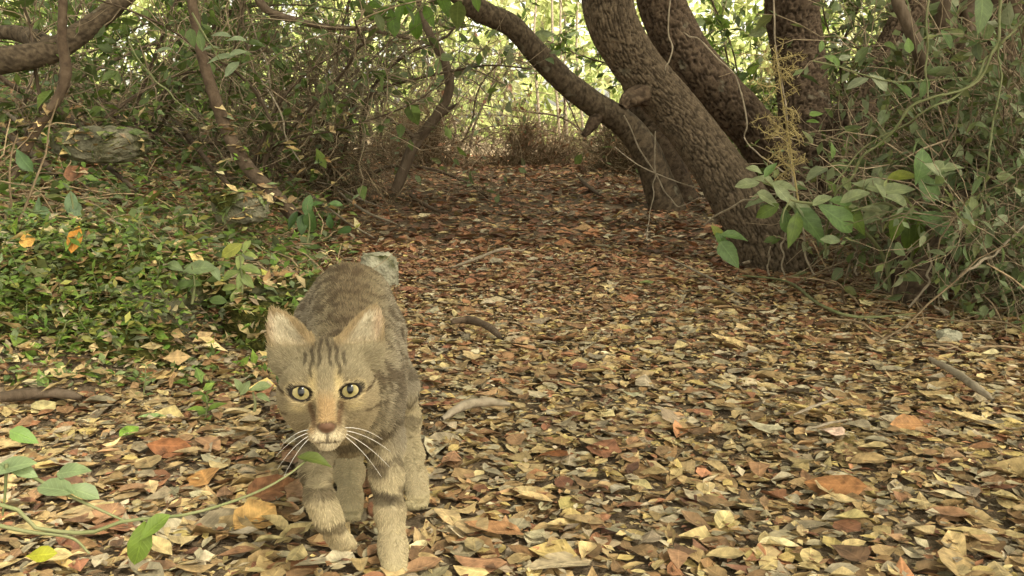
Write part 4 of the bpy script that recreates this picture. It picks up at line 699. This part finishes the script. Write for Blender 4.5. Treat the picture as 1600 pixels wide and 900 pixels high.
rosette('blue-green leaf tuft on the bank under the flat rock', 110, 300, 2.2, 50, [(112, 318, 2.2, 40, -85, .2, 0), (70, 330, 2.2, 30, 150, .5, 0), (60, 320, 2.2, 26, 100, .3, 0), (120, 330, 2.2, 32, -70, .3, 0), (80, 345, 2.2, 34, -30, .6, 0), (35, 250, 2.2, 44, -60, .4, 1)], [(104, 124, 88), (84, 108, 66)])

# foreground green vine with leaves near the lens
Y = 0.62
sp = spray('foreground_vine', 'green vine stem with soft leaves arching low in front of the cat', 'vine',
      [([np.array([-0.62, 0.72, 0.0]), P(-60, 800, Y), P(60, 826, Y), P(140, 832, Y), P(195, 814, Y), P(280, 806, Y + .02), P(350, 788, Y + .05), P(410, 765, Y + .09), P(450, 742, Y + .12), P(478, 720, Y + .14)], 0.0016), ([P(20, 725, Y + .02), P(60, 750, Y + .01), P(120, 780, Y), P(195, 814, Y)], 0.0016), ([P(-40, 812, Y), P(40, 830, Y), P(110, 840, Y), P(140, 865, Y)], 0.0016), ([P(10, 725, Y), P(8, 770, Y), P(4, 806, Y)], 0.0012)],
      [(220, 850, Y, 62, -100, .1, 0), (240, 825, Y, 50, 40, .5, 0), (492, 717, Y + .14, 50, -8, .9, 1), (115, 736, Y + .01, 48, 8, .75, 2), (85, 764, Y, 62, 175, .8, 2), (125, 768, Y, 50, -20, .8, 2), (28, 735, Y, 52, 160, .6, 2), (38, 682, Y + .1, 40, -25, .6, 3), (20, 728, Y, 60, 20, .8, 2), (62, 868, Y, 44, 5, .4, 4)],
      [(100, 120, 46), (84, 94, 40), (122, 138, 96), (104, 132, 62), (160, 160, 44)], sc_=1.25)

# ------------------------------------------------------------------ sunlit clearing behind
g = np.random.default_rng(33)
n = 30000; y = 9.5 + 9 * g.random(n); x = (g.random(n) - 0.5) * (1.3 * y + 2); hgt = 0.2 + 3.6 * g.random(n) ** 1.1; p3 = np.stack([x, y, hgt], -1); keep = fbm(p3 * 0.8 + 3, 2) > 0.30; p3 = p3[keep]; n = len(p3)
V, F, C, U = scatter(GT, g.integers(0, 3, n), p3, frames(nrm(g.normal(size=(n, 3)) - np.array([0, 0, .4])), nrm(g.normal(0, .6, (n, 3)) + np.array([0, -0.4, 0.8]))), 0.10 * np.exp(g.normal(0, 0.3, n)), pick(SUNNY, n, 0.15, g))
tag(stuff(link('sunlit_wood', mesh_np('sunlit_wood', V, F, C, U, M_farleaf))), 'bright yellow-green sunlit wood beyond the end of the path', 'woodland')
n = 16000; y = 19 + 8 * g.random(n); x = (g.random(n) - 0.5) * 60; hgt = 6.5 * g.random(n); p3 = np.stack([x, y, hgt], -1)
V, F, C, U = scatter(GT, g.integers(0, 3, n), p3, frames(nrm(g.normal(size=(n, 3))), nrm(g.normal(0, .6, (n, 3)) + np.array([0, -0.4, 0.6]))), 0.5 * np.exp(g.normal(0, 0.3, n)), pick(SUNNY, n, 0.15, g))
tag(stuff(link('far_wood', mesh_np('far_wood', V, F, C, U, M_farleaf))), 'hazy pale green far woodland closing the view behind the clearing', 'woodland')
for k, (px, top, lab) in enumerate(((868, -40, 'thin bare sapling standing upright in the bright gap'), (880, -60, 'slightly leaning thin sapling beside the upright one in the bright gap'), (905, -50, 'thin sapling in the bright gap touching the arched slim tree'), (838, -40, 'faint sapling at the left of the bright gap'))):
    branch_thing('gap_sapling', lab, 'sapling', [P(px + 8, 235, 8.4), P(px + 2, 150, 8.4), P(px - 4, 70, 8.4), P(px + 3 * k - 6, top, 8.4)], [0.013, 0.012, 0.01, 0.008], M_pale, sides=8, seed=90 + k)

# ------------------------------------------------------------------ the cat
H_ = 0.0020
E = P(509, 613, 0.84); HF = nrm(CC - E - np.array([0, 0, 0.10])); HR = nrm(np.cross(np.array([0, 0, 1.0]), HF)); HU = np.cross(HF, HR); HO = E - 0.036 * HF
def hd(r, u, f): return HO + HR * r + HU * u + HF * f
lo_ = np.array([-0.36, 0.74, -0.012]); hi_ = np.array([-0.02, 1.62, 0.335]); dims = np.ceil((hi_ - lo_) / H_).astype(int) + 1
fld = np.full(dims, 1.0, np.float32)
def box_of(c, m):
    a = np.maximum(((np.min(c, 0) - m - lo_) / H_).astype(int), 0); b = np.minimum(((np.max(c, 0) + m - lo_) / H_).astype(int) + 2, dims)
    return tuple(slice(x, y) for x, y in zip(a, b)), [((lo_[i] + H_ * np.arange(a[i], b[i])).astype(np.float32)).reshape([-1 if j == i else 1 for j in range(3)]) for i in range(3)]
def smin(a, b, k):
    h = np.clip(0.5 + 0.5 * (b - a) / k, 0, 1); return b + (a - b) * h - k * h * (1 - h)
def add(d, sl, k): fld[sl] = smin(fld[sl], d, k)
def cone(a, b, r1, r2, k=0.015, sx=1.0):
    a, b = np.array(a, float), np.array(b, float); sl, (X, Y_, Z) = box_of([a, b], max(r1, r2) * max(1, sx) + k + 0.004); ba = b - a; L2 = (ba * ba).sum()
    px, py, pz = X - a[0], Y_ - a[1], Z - a[2]; h = np.clip((px * ba[0] + py * ba[1] + pz * ba[2]) / L2, 0, 1)
    add(np.sqrt(((px - h * ba[0]) / sx) ** 2 + (py - h * ba[1]) ** 2 + (pz - h * ba[2]) ** 2) - (r1 + (r2 - r1) * h), sl, k)
def hloc(X, Y_, Z):
    x, y, z = X - HO[0], Y_ - HO[1], Z - HO[2]; return [x * v[0] + y * v[1] + z * v[2] for v in (HR, HU, HF)]
def ell_d(q, c, r): 
    k0 = np.sqrt(sum(((q[i] - c[i]) / r[i]) ** 2 for i in range(3))); k1 = np.sqrt(sum(((q[i] - c[i]) / r[i] ** 2) ** 2 for i in range(3))); return k0 * (k0 - 1) / np.maximum(k1, 1e-5)
def hell(c, r, k=0.01, cut=False):
    sl, g3 = box_of([hd(*c)], max(r) + abs(k) + 0.004); d = ell_d(hloc(*g3), c, r)
    if cut: fld[sl] = -smin(-fld[sl], d, k)
    else: add(d, sl, k)
def chain(pts, rads, k=0.012, sx=1.0):
    for i in range(len(pts) - 1): cone(pts[i], pts[i + 1], rads[i], rads[i + 1], k, sx)
# torso
T0, T1, T2, T3 = np.array([-0.164, 0.985, 0.168]), np.array([-0.174, 1.08, 0.178]), np.array([-0.190, 1.19, 0.188]), np.array([-0.217, 1.31, 0.203])
chain([T0, T1, T2, T3], [0.042, 0.047, 0.050, 0.053], 0.03)
cone(T0 + [0, 0, 0.022], T3 + [0, -0.02, 0.012], 0.036, 0.04, 0.03); cone(T1 - [0, 0, 0.03], T2 - [0, 0, 0.028], 0.038, 0.036, 0.03)
cone(T0 + [-0.004, -0.03, -0.01], T0 + [0, 0.03, 0], 0.036, 0.04, 0.03)                          # chest
cone(T0 + [-0.002, -0.01, 0.03], hd(0, -0.004, -0.02), 0.040, 0.036, 0.03)                       # neck
cone(T0 + [-0.004, -0.03, -0.004], hd(0, -0.018, -0.008), 0.033, 0.028, 0.03)
# forelegs: left one planted, right one lifted
fl = [T0 + [0.022, 0, 0.0], P(600, 690, 0.99), P(604, 745, 0.97), P(609, 800, 0.95), P(614, 855, 0.93), P(617, 888, 0.915)]
chain(fl, [0.027, 0.0180, 0.0142, 0.0122, 0.0116, 0.0122], 0.014)
for t in (-0.0125, -0.0042, 0.0042, 0.0125): cone(fl[-1] + [t, -0.006, -0.006], fl[-1] + [t * 1.2, -0.026 + abs(t) * 0.6, -0.009], 0.0068, 0.0060, 0.0022)
fr = [T0 + [-0.028, -0.02, 0.0], P(496, 690, 0.925), P(492, 735, 0.900), P(499, 780, 0.870), P(514, 812, 0.868), P(527, 836, 0.876)]
chain(fr, [0.023, 0.0135, 0.0108, 0.0100, 0.0098, 0.0092], 0.014)
for t in (-0.0075, -0.0025, 0.0025, 0.0075): cone(fr[-1] + [t, -0.002, 0.0], fr[-1] + [t * 1.15 + 0.005, 0.000, -0.012 + abs(t) * 0.4], 0.0052, 0.0046, 0.002)
# hind legs
hl = [T3 + [0.026, -0.03, -0.02], P(612, 605, 1.20), P(630, 655, 1.23), P(641, 712, 1.16), P(648, 748, 1.11)]
chain(hl, [0.036, 0.029, 0.019, 0.013, 0.0115], 0.018); pw = P(653, 774, 1.094)
cone(P(648, 742, 1.115), pw, 0.013, 0.013, 0.01)
for t in (-0.0078, -0.0026, 0.0026, 0.0078): cone(pw + [t, -0.004, -0.002], pw + [t * 1.1, -0.020 + abs(t) * 0.5, -0.005], 0.0050, 0.0044, 0.0015)
hr = [T3 + [-0.030, -0.03, -0.02], P(545, 640, 1.24), P(545, 690, 1.26), P(546, 740, 1.14), P(547, 776, 1.07)]
chain(hr, [0.042, 0.034, 0.02, 0.0145, 0.0125], 0.018); pw2 = P(549, 794, 1.054)
cone(hr[-1], pw2, 0.0125, 0.0125, 0.01)
for t in (-0.0075, -0.0025, 0.0025, 0.0075): cone(pw2 + [t, -0.004, -0.002], pw2 + [t * 1.1, -0.019 + abs(t) * 0.5, -0.004], 0.0050, 0.0044, 0.0015)
# tail trailing behind
chain([T3 + [0, 0.045, 0.02], T3 + [-0.005, 0.12, -0.02], T3 + [-0.01, 0.19, -0.09], T3 + [-0.01, 0.27, -0.13]], [0.022, 0.015, 0.013, 0.011], 0.015)
# head
hell((0.002, 0.008, -0.004), (0.0345, 0.036, 0.042), 0.012)
for s in (-1, 1):
    hell((s * 0.0225 + 0.002, -0.006, -0.002), (0.0190, 0.0185, 0.026), 0.014)
    hell((s * 0.019, 0.014, 0.022), (0.014, 0.010, 0.014), 0.01)
    hell((s * 0.0215, -0.001, 0.0255), (0.0135, 0.0125, 0.0135), 0.006)
cone(hd(0, 0.010, 0.030), hd(0, -0.023, 0.052), 0.0105, 0.0068, 0.009)
hell((0, -0.032, 0.034), (0.0150, 0.0125, 0.0165), 0.012)
for s in (-1, 1): hell((s * 0.0072, -0.0350, 0.0455), (0.0088, 0.0075, 0.0090), 0.006)
hell((0, -0.0440, 0.038), (0.0090, 0.0060, 0.009), 0.007)
hell((0, -0.0270, 0.0560), (0.0058, 0.0034, 0.0042), 0.003)
hell((0, -0.0420, 0.056), (0.0100, 0.0010, 0.0075), 0.003, True)                                  # mouth line
EARS = []
for s in (-1, 1):
    b_, t_ = (s * 0.0280 + 0.002, 0.030, -0.010), (s * 0.0455 + 0.002, 0.0690, -0.010); EARS.append((b_, t_))
    for cut in (False, True):
        off = 0.0125 if cut else 0; sl, g3 = box_of([hd(*b_), hd(*t_)], 0.032); q = hloc(*g3); fl_ = 1.45
        pa = [q[0] - b_[0], q[1] - b_[1], (q[2] - b_[2] - off) * fl_]; ba = [t_[0] - b_[0], t_[1] - b_[1], (t_[2] - b_[2]) * fl_]; L2 = sum(v * v for v in ba)
        h = np.clip(sum(pa[i] * ba[i] for i in range(3)) / L2, 0.04, 1)
        r_ = (0.0195 if not cut else 0.0163) * np.maximum(1 - h, 0) ** 0.66 + (0.0048 if not cut else 0.0016)
        d = (np.sqrt(sum((pa[i] - h * ba[i]) ** 2 for i in range(3))) - r_) / 1.2
        if cut: d = -smin(-d, -(0.036 - q[1]), 0.012); fld[sl] = -smin(-fld[sl], d, 0.004)
        else: add(d, sl, 0.005)
EYES = [(s * 0.0215, 0.0, 0.0262) for s in (-1, 1)]
for s, e in zip((-1, 1), EYES):
    sl, g3 = box_of([hd(s * 0.0213, 0, 0.0405)], 0.018); q = hloc(*g3); an = -s * 0.22; qr = (q[0] - s * 0.0213) * math.cos(an) - q[1] * math.sin(an); qu = (q[0] - s * 0.0213) * math.sin(an) + q[1] * math.cos(an)
    fld[sl] = -smin(-fld[sl], ell_d([qr, qu, q[2]], (0, 0.0001, 0.0405), (0.0094, 0.0060, 0.011)), 0.001)

# surface nets
sg = fld < 0; cell = np.zeros(dims - 1, np.int8)
for a in (0, 1):
    for b in (0, 1):
        for c in (0, 1): cell += sg[a:dims[0] - 1 + a, b:dims[1] - 1 + b, c:dims[2] - 1 + c]
act = (cell > 0) & (cell < 8); ids = np.full(dims - 1, -1, np.int32); I = np.argwhere(act); ids[act] = np.arange(len(I))
acc = np.zeros((len(I), 3)); cn = np.zeros(len(I)); corners = [(a, b, c) for a in (0, 1) for b in (0, 1) for c in (0, 1)]
for ca in corners:
    for ax_ in range(3):
        if ca[ax_]: continue
        cb = list(ca); cb[ax_] = 1; va = fld[I[:, 0] + ca[0], I[:, 1] + ca[1], I[:, 2] + ca[2]]; vb = fld[I[:, 0] + cb[0], I[:, 1] + cb[1], I[:, 2] + cb[2]]
        m = (va < 0) != (vb < 0); t = va[m] / (va[m] - vb[m]); pt = np.array(ca, float)[None].repeat(m.sum(), 0); pt[:, ax_] += t; acc[m] += pt; cn[m] += 1
cv = lo_ + (I + acc / cn[:, None]) * H_
quads = []
for ax_ in range(3):
    o1, o2 = [(1, 2), (2, 0), (0, 1)][ax_]; s0 = [slice(1, -1)] * 3; s0[ax_] = slice(0, dims[ax_] - 1); s1 = list(s0); s1[ax_] = slice(1, dims[ax_])
    ch = sg[tuple(s0)] != sg[tuple(s1)]; J = np.argwhere(ch); J[:, o1] += 1; J[:, o2] += 1; inside = sg[J[:, 0], J[:, 1], J[:, 2]]
    def cid_(d1, d2):
        K = J.copy(); K[:, o1] -= d1; K[:, o2] -= d2; return ids[K[:, 0], K[:, 1], K[:, 2]]
    q = np.stack([cid_(1, 1), cid_(0, 1), cid_(0, 0), cid_(1, 0)], -1); q[~inside] = q[~inside][:, ::-1]; quads.append(q)
cq = np.vstack(quads)
for it in range(2):      # light smoothing away from the eyes
    sm = np.zeros_like(cv); ct = np.zeros(len(cv))
    for a, b in ((0, 1), (1, 2), (2, 3), (3, 0)):
        for u_, v_ in ((a, b), (b, a)):
            for k in range(3): sm[:, k] += np.bincount(cq[:, u_], cv[cq[:, v_], k], len(cv))
            ct += np.bincount(cq[:, u_], minlength=len(cv))
    cv = cv * 0.5 + 0.5 * sm / np.maximum(ct, 1)[:, None]
def grad(p):
    q = np.clip(((p - lo_) / H_), 1, np.array(dims) - 3).astype(int); a, b, c = q.T
    return nrm(np.stack([fld[a + 2, b, c] - fld[a - 1, b, c], fld[a, b + 2, c] - fld[a, b - 1, c], fld[a, b, c + 2] - fld[a, b, c - 1]], -1).astype(float))
def mixc_(a, b, t): return a + (b - a) * np.clip(t, 0, 1)[:, None]
def cat_regions(p):
    d = p - HO; r, u, f = d @ HR, d @ HU, d @ HF
    head = (np.sqrt((r / 0.070) ** 2 + ((u - 0.020) / 0.090) ** 2 + ((f - 0.008) / 0.085) ** 2) < 1) & (f > -0.036)
    return r, u, f, head
def cat_colour(p):
    n = len(p); r, u, f, head = cat_regions(p); s = np.abs(r); n1 = fbm(p * 60, 3); n2 = vnoise(p * 160)
    back = np.interp(p[:, 1], [T0[1], T3[1]], [T0[0], T3[0]]); side = np.abs(p[:, 0] - back) / 0.055; zt = np.interp(p[:, 1], [T0[1], T3[1]], [0.245, 0.275])
    c = np.repeat(lin(156, 142, 112)[None], n, 0)
    dorsal = ss(0.9, 0.1, side) * ss(-0.06, -0.01, p[:, 2] - zt); c = mixc_(c, lin(122, 103, 78), dorsal * 0.75)
    c = mixc_(c, lin(164, 154, 136), ss(0.5, 1.0, side) * 0.6)
    c = mixc_(c, lin(84, 68, 50), ss(0.38, 0.5, fbm(p * np.array([90, 110, 90]) + 4, 3)) * 0.72 * ss(0.12, 0.2, p[:, 2]))
    leg = ss(0.13, 0.09, p[:, 2]); c = mixc_(c, lin(184, 168, 132), leg * 0.85)
    band = ss(0.25, 0.8, np.sin(p[:, 2] * 190 + 6 * n1 + 20 * p[:, 0])); c = mixc_(c, lin(84, 70, 52), band * ss(0.05, 0.08, p[:, 2]) * ss(0.18, 0.14, p[:, 2]) * 0.65)
    dk = np.linalg.norm((p - P(598, 780, 0.945)) / np.array([0.022, 0.05, 0.008]) @ np.array([[0.85, 0, 0.5], [0, 1, 0], [-0.5, 0, 0.85]]), axis=1); c = mixc_(c, lin(52, 42, 32), ss(1.0, 0.4, dk) * 0.7)
    dk = np.linalg.norm((p - P(590, 738, 0.955)) / np.array([0.014, 0.05, 0.009]), axis=1); c = mixc_(c, lin(70, 56, 42), ss(1.0, 0.5, dk) * 0.7)
    c = mixc_(c, lin(190, 176, 136), ss(0.03, 0.012, p[:, 2]) * 0.8)
    # head
    h = np.repeat(lin(154, 141, 112)[None], n, 0)
    h = mixc_(h, lin(166, 148, 114), ss(0.02, -0.01, u) * 0.7)
    h = mixc_(h, lin(112, 98, 76), ss(0.022, 0.04, u) * 0.7 * ss(0.03, 0.012, s))
    h = mixc_(h, lin(176, 146, 104), ss(0.011, 0.004, s) * ss(0.004, -0.008, u) * ss(-0.034, -0.02, u) * ss(0.03, 0.04, f) * 0.9)     # bridge
    h = mixc_(h, lin(214, 192, 140), ss(0.006, 0.0, np.abs(s - 0.0105)) * ss(0.02, 0.0, np.abs(u - 0.006)) * 0.8)                   # pale inner brow
    h = mixc_(h, lin(220, 200, 152), ss(0.008, 0, np.abs(u + 0.0125)) * ss(0.014, 0.0, np.abs(s - 0.023)) * 0.95)                       # pale under eye
    h = mixc_(h, lin(226, 210, 176), ss(-0.028, -0.036, u) * ss(0.020, 0.008, s) * ss(0.03, 0.04, f) * 0.9)                            # muzzle
    h = mixc_(h, lin(150, 112, 66), ss(0.004, 0.001, np.abs(s - 0.0125)) * ss(0.006, 0.0, np.abs(u + 0.030)) * 0.5 * (n2 > 0.5))
    h = mixc_(h, lin(104, 74, 50), ss(0.0036, 0.001, np.abs(s - 0.0125 - 0.18 * (u + 0.01))) * ss(-0.032, -0.024, u) * ss(-0.003, -0.01, u) * 0.75)  # tear line
    jag = 0.0007 * np.sin(u * 420 + 3)
    for c0, w0, u0, u1, sl_ in ((0.0045, 0.0011, 0.018, 0.046, 0.10), (0.0105, 0.0014, 0.010, 0.042, 0.12), (0.0165, 0.0013, 0.020, 0.034, 0.15)):
        st = ss(w0 + 0.0012, w0 * 0.4, np.abs(s - c0 + sl_ * (u - 0.028) + jag)) * ss(u0, u0 + 0.004, u) * ss(u1, u1 - 0.004, u); h = mixc_(h, lin(54, 43, 32), st * 0.72 * (f > -0.02))
    st = ss(0.0024, 0.0006, np.abs(u - 0.002 + 0.12 * (s - 0.032) ** 1 + 0.004 * np.sin(s * 240))) * ss(0.030, 0.033, s) * ss(0.05, 0.044, s); h = mixc_(h, lin(74, 54, 36), st * 0.85)
    st = ss(0.0026, 0.0008, np.abs(u + 0.020 + 0.25 * (s - 0.035))) * ss(0.03, 0.034, s); h = mixc_(h, lin(84, 66, 46), st * 0.75)
    h = mixc_(h, lin(52, 36, 28), ss(0.0020, 0.0006, np.abs(s)) * ss(-0.030, -0.032, u) * ss(-0.041, -0.039, u) * 0.6)
    h = mixc_(h, lin(70, 54, 40), ss(0.0018, 0.0006, np.abs(u + 0.0415 - 0.12 * s)) * ss(0.012, 0.007, s) * ss(0.03, 0.04, f) * 0.7)
    for e in EYES:      # dark lids
        an = -np.sign(e[0]) * 0.22; q = np.sqrt((((r - e[0] * 0.99) * math.cos(an) - u * math.sin(an)) / 0.0094) ** 2 + (((r - e[0] * 0.99) * math.sin(an) + u * math.cos(an)) / 0.0062) ** 2); h = mixc_(h, lin(34, 26, 18), ss(1.30, 1.12, q) * (f > 0.02)); h = mixc_(h, lin(206, 184, 136), ss(1.55, 1.4, q) * ss(1.25, 1.35, q) * (f > 0.02) * 0.5)
    nose = ss(1.15, 0.95, np.sqrt((r / (0.0070 + 0.25 * (u + 0.028))) ** 2 + ((u + 0.0282) / 0.0046) ** 2 + ((f - 0.0580) / 0.009) ** 2)); h = mixc_(h, lin(70, 48, 38), ss(1.45, 1.15, np.sqrt((r / (0.0070 + 0.25 * (u + 0.028))) ** 2 + ((u + 0.0282) / 0.0046) ** 2 + ((f - 0.0580) / 0.009) ** 2)) * 0.7); h = mixc_(h, lin(122, 92, 72), nose)
    ear = np.zeros(n); inner = np.zeros(n)
    for s_, (b_, t_) in zip((-1, 1), EARS):
        inb = (r * s_ > 0.008) & (u > 0.028); tt = np.clip((u - b_[1]) / (t_[1] - b_[1]), 0, 1); cx = b_[0] + (t_[0] - b_[0]) * tt; off_ = (r - cx) / (0.0195 * (1 - tt) ** 0.66 + 0.005); ear = np.where(inb, np.maximum(ear, ss(0.034, 0.044, u)), ear)
        inner = np.where(inb, np.maximum(inner, ss(0.9, 0.5, np.abs(off_)) * ss(0.97, 0.8, tt) * ss(0.034, 0.050, u)), inner)
    h = mixc_(h, lin(160, 138, 102), ear * 0.9); nn = grad(p) @ HF
    h = mixc_(h, lin(236, 224, 194), inner * ear * ss(-0.1, 0.2, nn) * 0.9); h = mixc_(h, lin(172, 128, 92), inner * ear * ss(0.040, 0.050, s) * ss(-0.1, 0.2, nn) * 0.55)
    return np.where(head[:, None], h, c) * (0.9 + 0.25 * n1[:, None])
cb = np.array([-0.16, 1.0, 0.0])
cat = thing('cat', 'tabby cat walking toward the camera with one forepaw lifted, staring ahead', 'cat', cb)
def fur_mat():
    m, t, N, L = newmat('tabby_fur'); out = N('ShaderNodeOutputMaterial'); at = N('ShaderNodeAttribute'); at.attribute_name = 'Col'
    b = N('ShaderNodeBsdfPrincipled'); L(at.outputs['Color'], b.inputs['Base Color']); b.inputs['Roughness'].default_value = 0.65; b.inputs['Specular IOR Level'].default_value = 0.15
    L(b.outputs[0], out.inputs[0]); return m
M_fur = fur_mat(); M_whisk = noise_mat('white_whisker', [(0.75, 0.72, 0.65), (0.85, 0.82, 0.75)], rough=0.4, bump=0)
link('body', mesh_np('body', cv - cb, cq, C=cat_colour(cv) * 0.6, mat=M_fur, smooth=True), cat)
# fur
g = np.random.default_rng(4); tri = np.vstack([cq[:, [0, 1, 2]], cq[:, [0, 2, 3]]]); A_ = np.linalg.norm(np.cross(cv[tri[:, 1]] - cv[tri[:, 0]], cv[tri[:, 2]] - cv[tri[:, 0]]), axis=1)
tc = cv[tri].mean(1); hdist = np.linalg.norm(tc - HO, axis=1); wgt = A_ * np.where(hdist < 0.085, 3.2, 1.0) * np.where(tc[:, 1] > 1.36, 0.4, 1.0)
NF = 230000; ti = g.choice(len(tri), NF, p=wgt / wgt.sum()); ab = g.random((NF, 2)); fl2 = ab.sum(1) > 1; ab[fl2] = 1 - ab[fl2]
root = cv[tri[ti, 0]] * (1 - ab.sum(1))[:, None] + cv[tri[ti, 1]] * ab[:, :1] + cv[tri[ti, 2]] * ab[:, 1:]
r, u, f, head = cat_regions(root); bad = np.zeros(NF, bool)
for e in EYES: bad |= (np.sqrt(((r - e[0] * 0.99) / 0.0093) ** 2 + (u / 0.0068) ** 2) < 1.16) & (f > 0.015)
bad |= (np.sqrt((r / 0.0085) ** 2 + ((u + 0.028) / 0.0056) ** 2) < 1) & (f > 0.05)
root = root[~bad]; r, u, f, head = r[~bad], u[~bad], f[~bad], head[~bad]; NF = len(root); nn = grad(root)
flow = np.repeat((nrm(T3 - T0) * 0.8 + np.array([0, 0, -0.45]))[None], NF, 0); low_ = ss(0.15, 0.10, root[:, 2])[:, None]; flow = flow * (1 - low_) + np.array([0, 0.1, -1.0]) * low_
nose_p = hd(0, -0.02, 0.056); hflow = nrm(root - nose_p); ear_ = (u > 0.038) & (np.abs(r) > 0.012); hflow = np.where(ear_[:, None], nrm(HU + np.sign(r)[:, None] * HR * 0.3)[:], hflow); flow = np.where(head[:, None], hflow, flow)
flow = nrm(flow - (flow * nn).sum(1, keepdims=True) * nn + 1e-4); dirn = nrm(flow + nn * np.where(head, 0.42, 0.36)[:, None] + g.normal(0, 0.15, (NF, 3)))
hl_ = np.where(head, 0.0024 + 0.045 * np.clip(np.linalg.norm(root - nose_p, axis=1) - 0.014, 0, 0.06), 0.007); inn_ = head & ear_ & (nn @ HF > 0.25); hl_ = np.where(head & ear_, 0.0028, hl_); hl_ = np.where(inn_ & (g.random(NF) < 0.35), 0.007, hl_); hl_ = np.where(head, hl_, hl_ * (0.55 + 0.45 * ss(0.08, 0.15, root[:, 2]))); hl_ = np.where(root[:, 2] < 0.045, 0.0030, hl_); hl_ = np.where(np.linalg.norm(root - fr[-1], axis=1) < 0.026, 0.0030, hl_)
hl_ = hl_ * (0.7 + 0.6 * g.random(NF)); K = 4; pts = np.empty((NF, K, 3)); pts[:, 0] = root - nn * 0.0001; d_ = dirn
for k in range(1, K): pts[:, k] = pts[:, k - 1] + d_ * hl_[:, None] / (K - 1); d_ = nrm(d_ + flow * 0.12 + g.normal(0, 0.06, (NF, 3)))
fc = cat_colour(root); tick = g.random(NF); fc = fc * 0.74 * np.exp(g.normal(0, 0.16, (NF, 1))); dorsal = ~head & (root[:, 2] > 0.15); fc[dorsal & (tick < 0.16)] *= 0.5; fc[dorsal & (tick > 0.88)] *= 1.3
hc = bpy.data.hair_curves.new('fur'); hc.add_curves([K] * NF); hc.attributes['position'].data.foreach_set('vector', np.ascontiguousarray(pts - cb, np.float32).ravel())
ra = hc.attributes.new('radius', 'FLOAT', 'POINT'); ra.data.foreach_set('value', np.tile(np.array([0.00024, 0.00022, 0.00017, 0.00007], np.float32), NF))
ca = hc.attributes.new('Col', 'FLOAT_COLOR', 'CURVE'); c4 = np.ones((NF, 4), np.float32); c4[:, :3] = np.clip(fc, 0, 0.9); ca.data.foreach_set('color', c4.ravel())
hc.materials.append(M_fur); fo_ = bpy.data.objects.new('fur', hc); COL.objects.link(fo_); fo_.parent = cat; stuff(fo_)
# eyes
def eye_mat():
    m, t, N, L = newmat('yellow_green_eye'); out = N('ShaderNodeOutputMaterial'); at = N('ShaderNodeAttribute'); at.attribute_name = 'Col'; b = N('ShaderNodeBsdfPrincipled')
    L(at.outputs['Color'], b.inputs['Base Color']); b.inputs['Roughness'].default_value = 0.12; b.inputs['Specular IOR Level'].default_value = 0.25; L(b.outputs[0], out.inputs[0]); return m
M_eye = eye_mat(); th, ph = np.meshgrid(np.arange(64) / 64 * 2 * math.pi, np.linspace(0.001, math.pi, 72)); dv = np.stack([np.sin(ph) * np.cos(th), np.sin(ph) * np.sin(th), np.cos(ph)], -1).reshape(-1, 3)
i_, j_ = np.meshgrid(np.arange(64), np.arange(71)); i2 = (i_ + 1) % 64; eq = np.stack([j_ * 64 + i_, (j_ + 1) * 64 + i_, (j_ + 1) * 64 + i2, j_ * 64 + i2], -1).reshape(-1, 4)
for e in EYES:
    R_ = 0.0108; c0 = hd(*e); look = nrm(CC - c0); lr = nrm(np.cross(np.array([0, 0, 1.0]), look)); lu = np.cross(look, lr); V = c0 + R_ * (dv[:, :1] * lr + dv[:, 1:2] * lu + dv[:, 2:] * look)
    a_, b_ = dv[:, 0], dv[:, 1]; rad = np.hypot(a_, b_); pup = np.sqrt((a_ / 0.27) ** 2 + ((b_ - 0.08) / 0.42) ** 2); c = np.repeat(lin(146, 134, 94)[None], len(V), 0)
    c = mixc_(c, lin(120, 110, 68), ss(0.6, 0.3, rad)); c = c * (0.85 + 0.3 * vnoise(np.stack([np.arctan2(b_, a_) * 6, rad * 3, rad * 0], -1)))[:, None]; c = mixc_(c, lin(24, 20, 14), ss(0.80, 0.88, rad)); c = mixc_(c, np.array([0.004, 0.004, 0.004]), ss(1.12, 0.95, pup)); c[dv[:, 2] < 0] = lin(30, 24, 18)
    link('eye', mesh_np('eye', V - cb, eq, C=c, mat=M_eye, smooth=True), cat)
# whiskers
for s in (-1, 1):
    for k, (u0, f0, dr, du, ln) in enumerate(((-0.031, 0.045, 1, -0.02, 0.034), (-0.033, 0.046, 1, -0.25, 0.042), (-0.035, 0.047, 1, -0.55, 0.045), (-0.037, 0.047, 1, -0.85, 0.042))):
        t = np.linspace(0, 1, 9)[:, None]; p0 = hd(s * 0.014, u0, f0); ln = ln * (1 if s > 0 else 0.75); path = p0 + ln * t * (HR * s * dr + HU * (du + 0.1) + HF * 0.15) / math.hypot(1, du) + HU * (-0.016 * t ** 2) - HF * 0.012 * t ** 2
        V, F = tubes(path[None], np.linspace(0.00021, 0.00008, 9)[None], 5); link('whisker', mesh_np('whisker', V - cb, F, mat=M_whisk), cat)
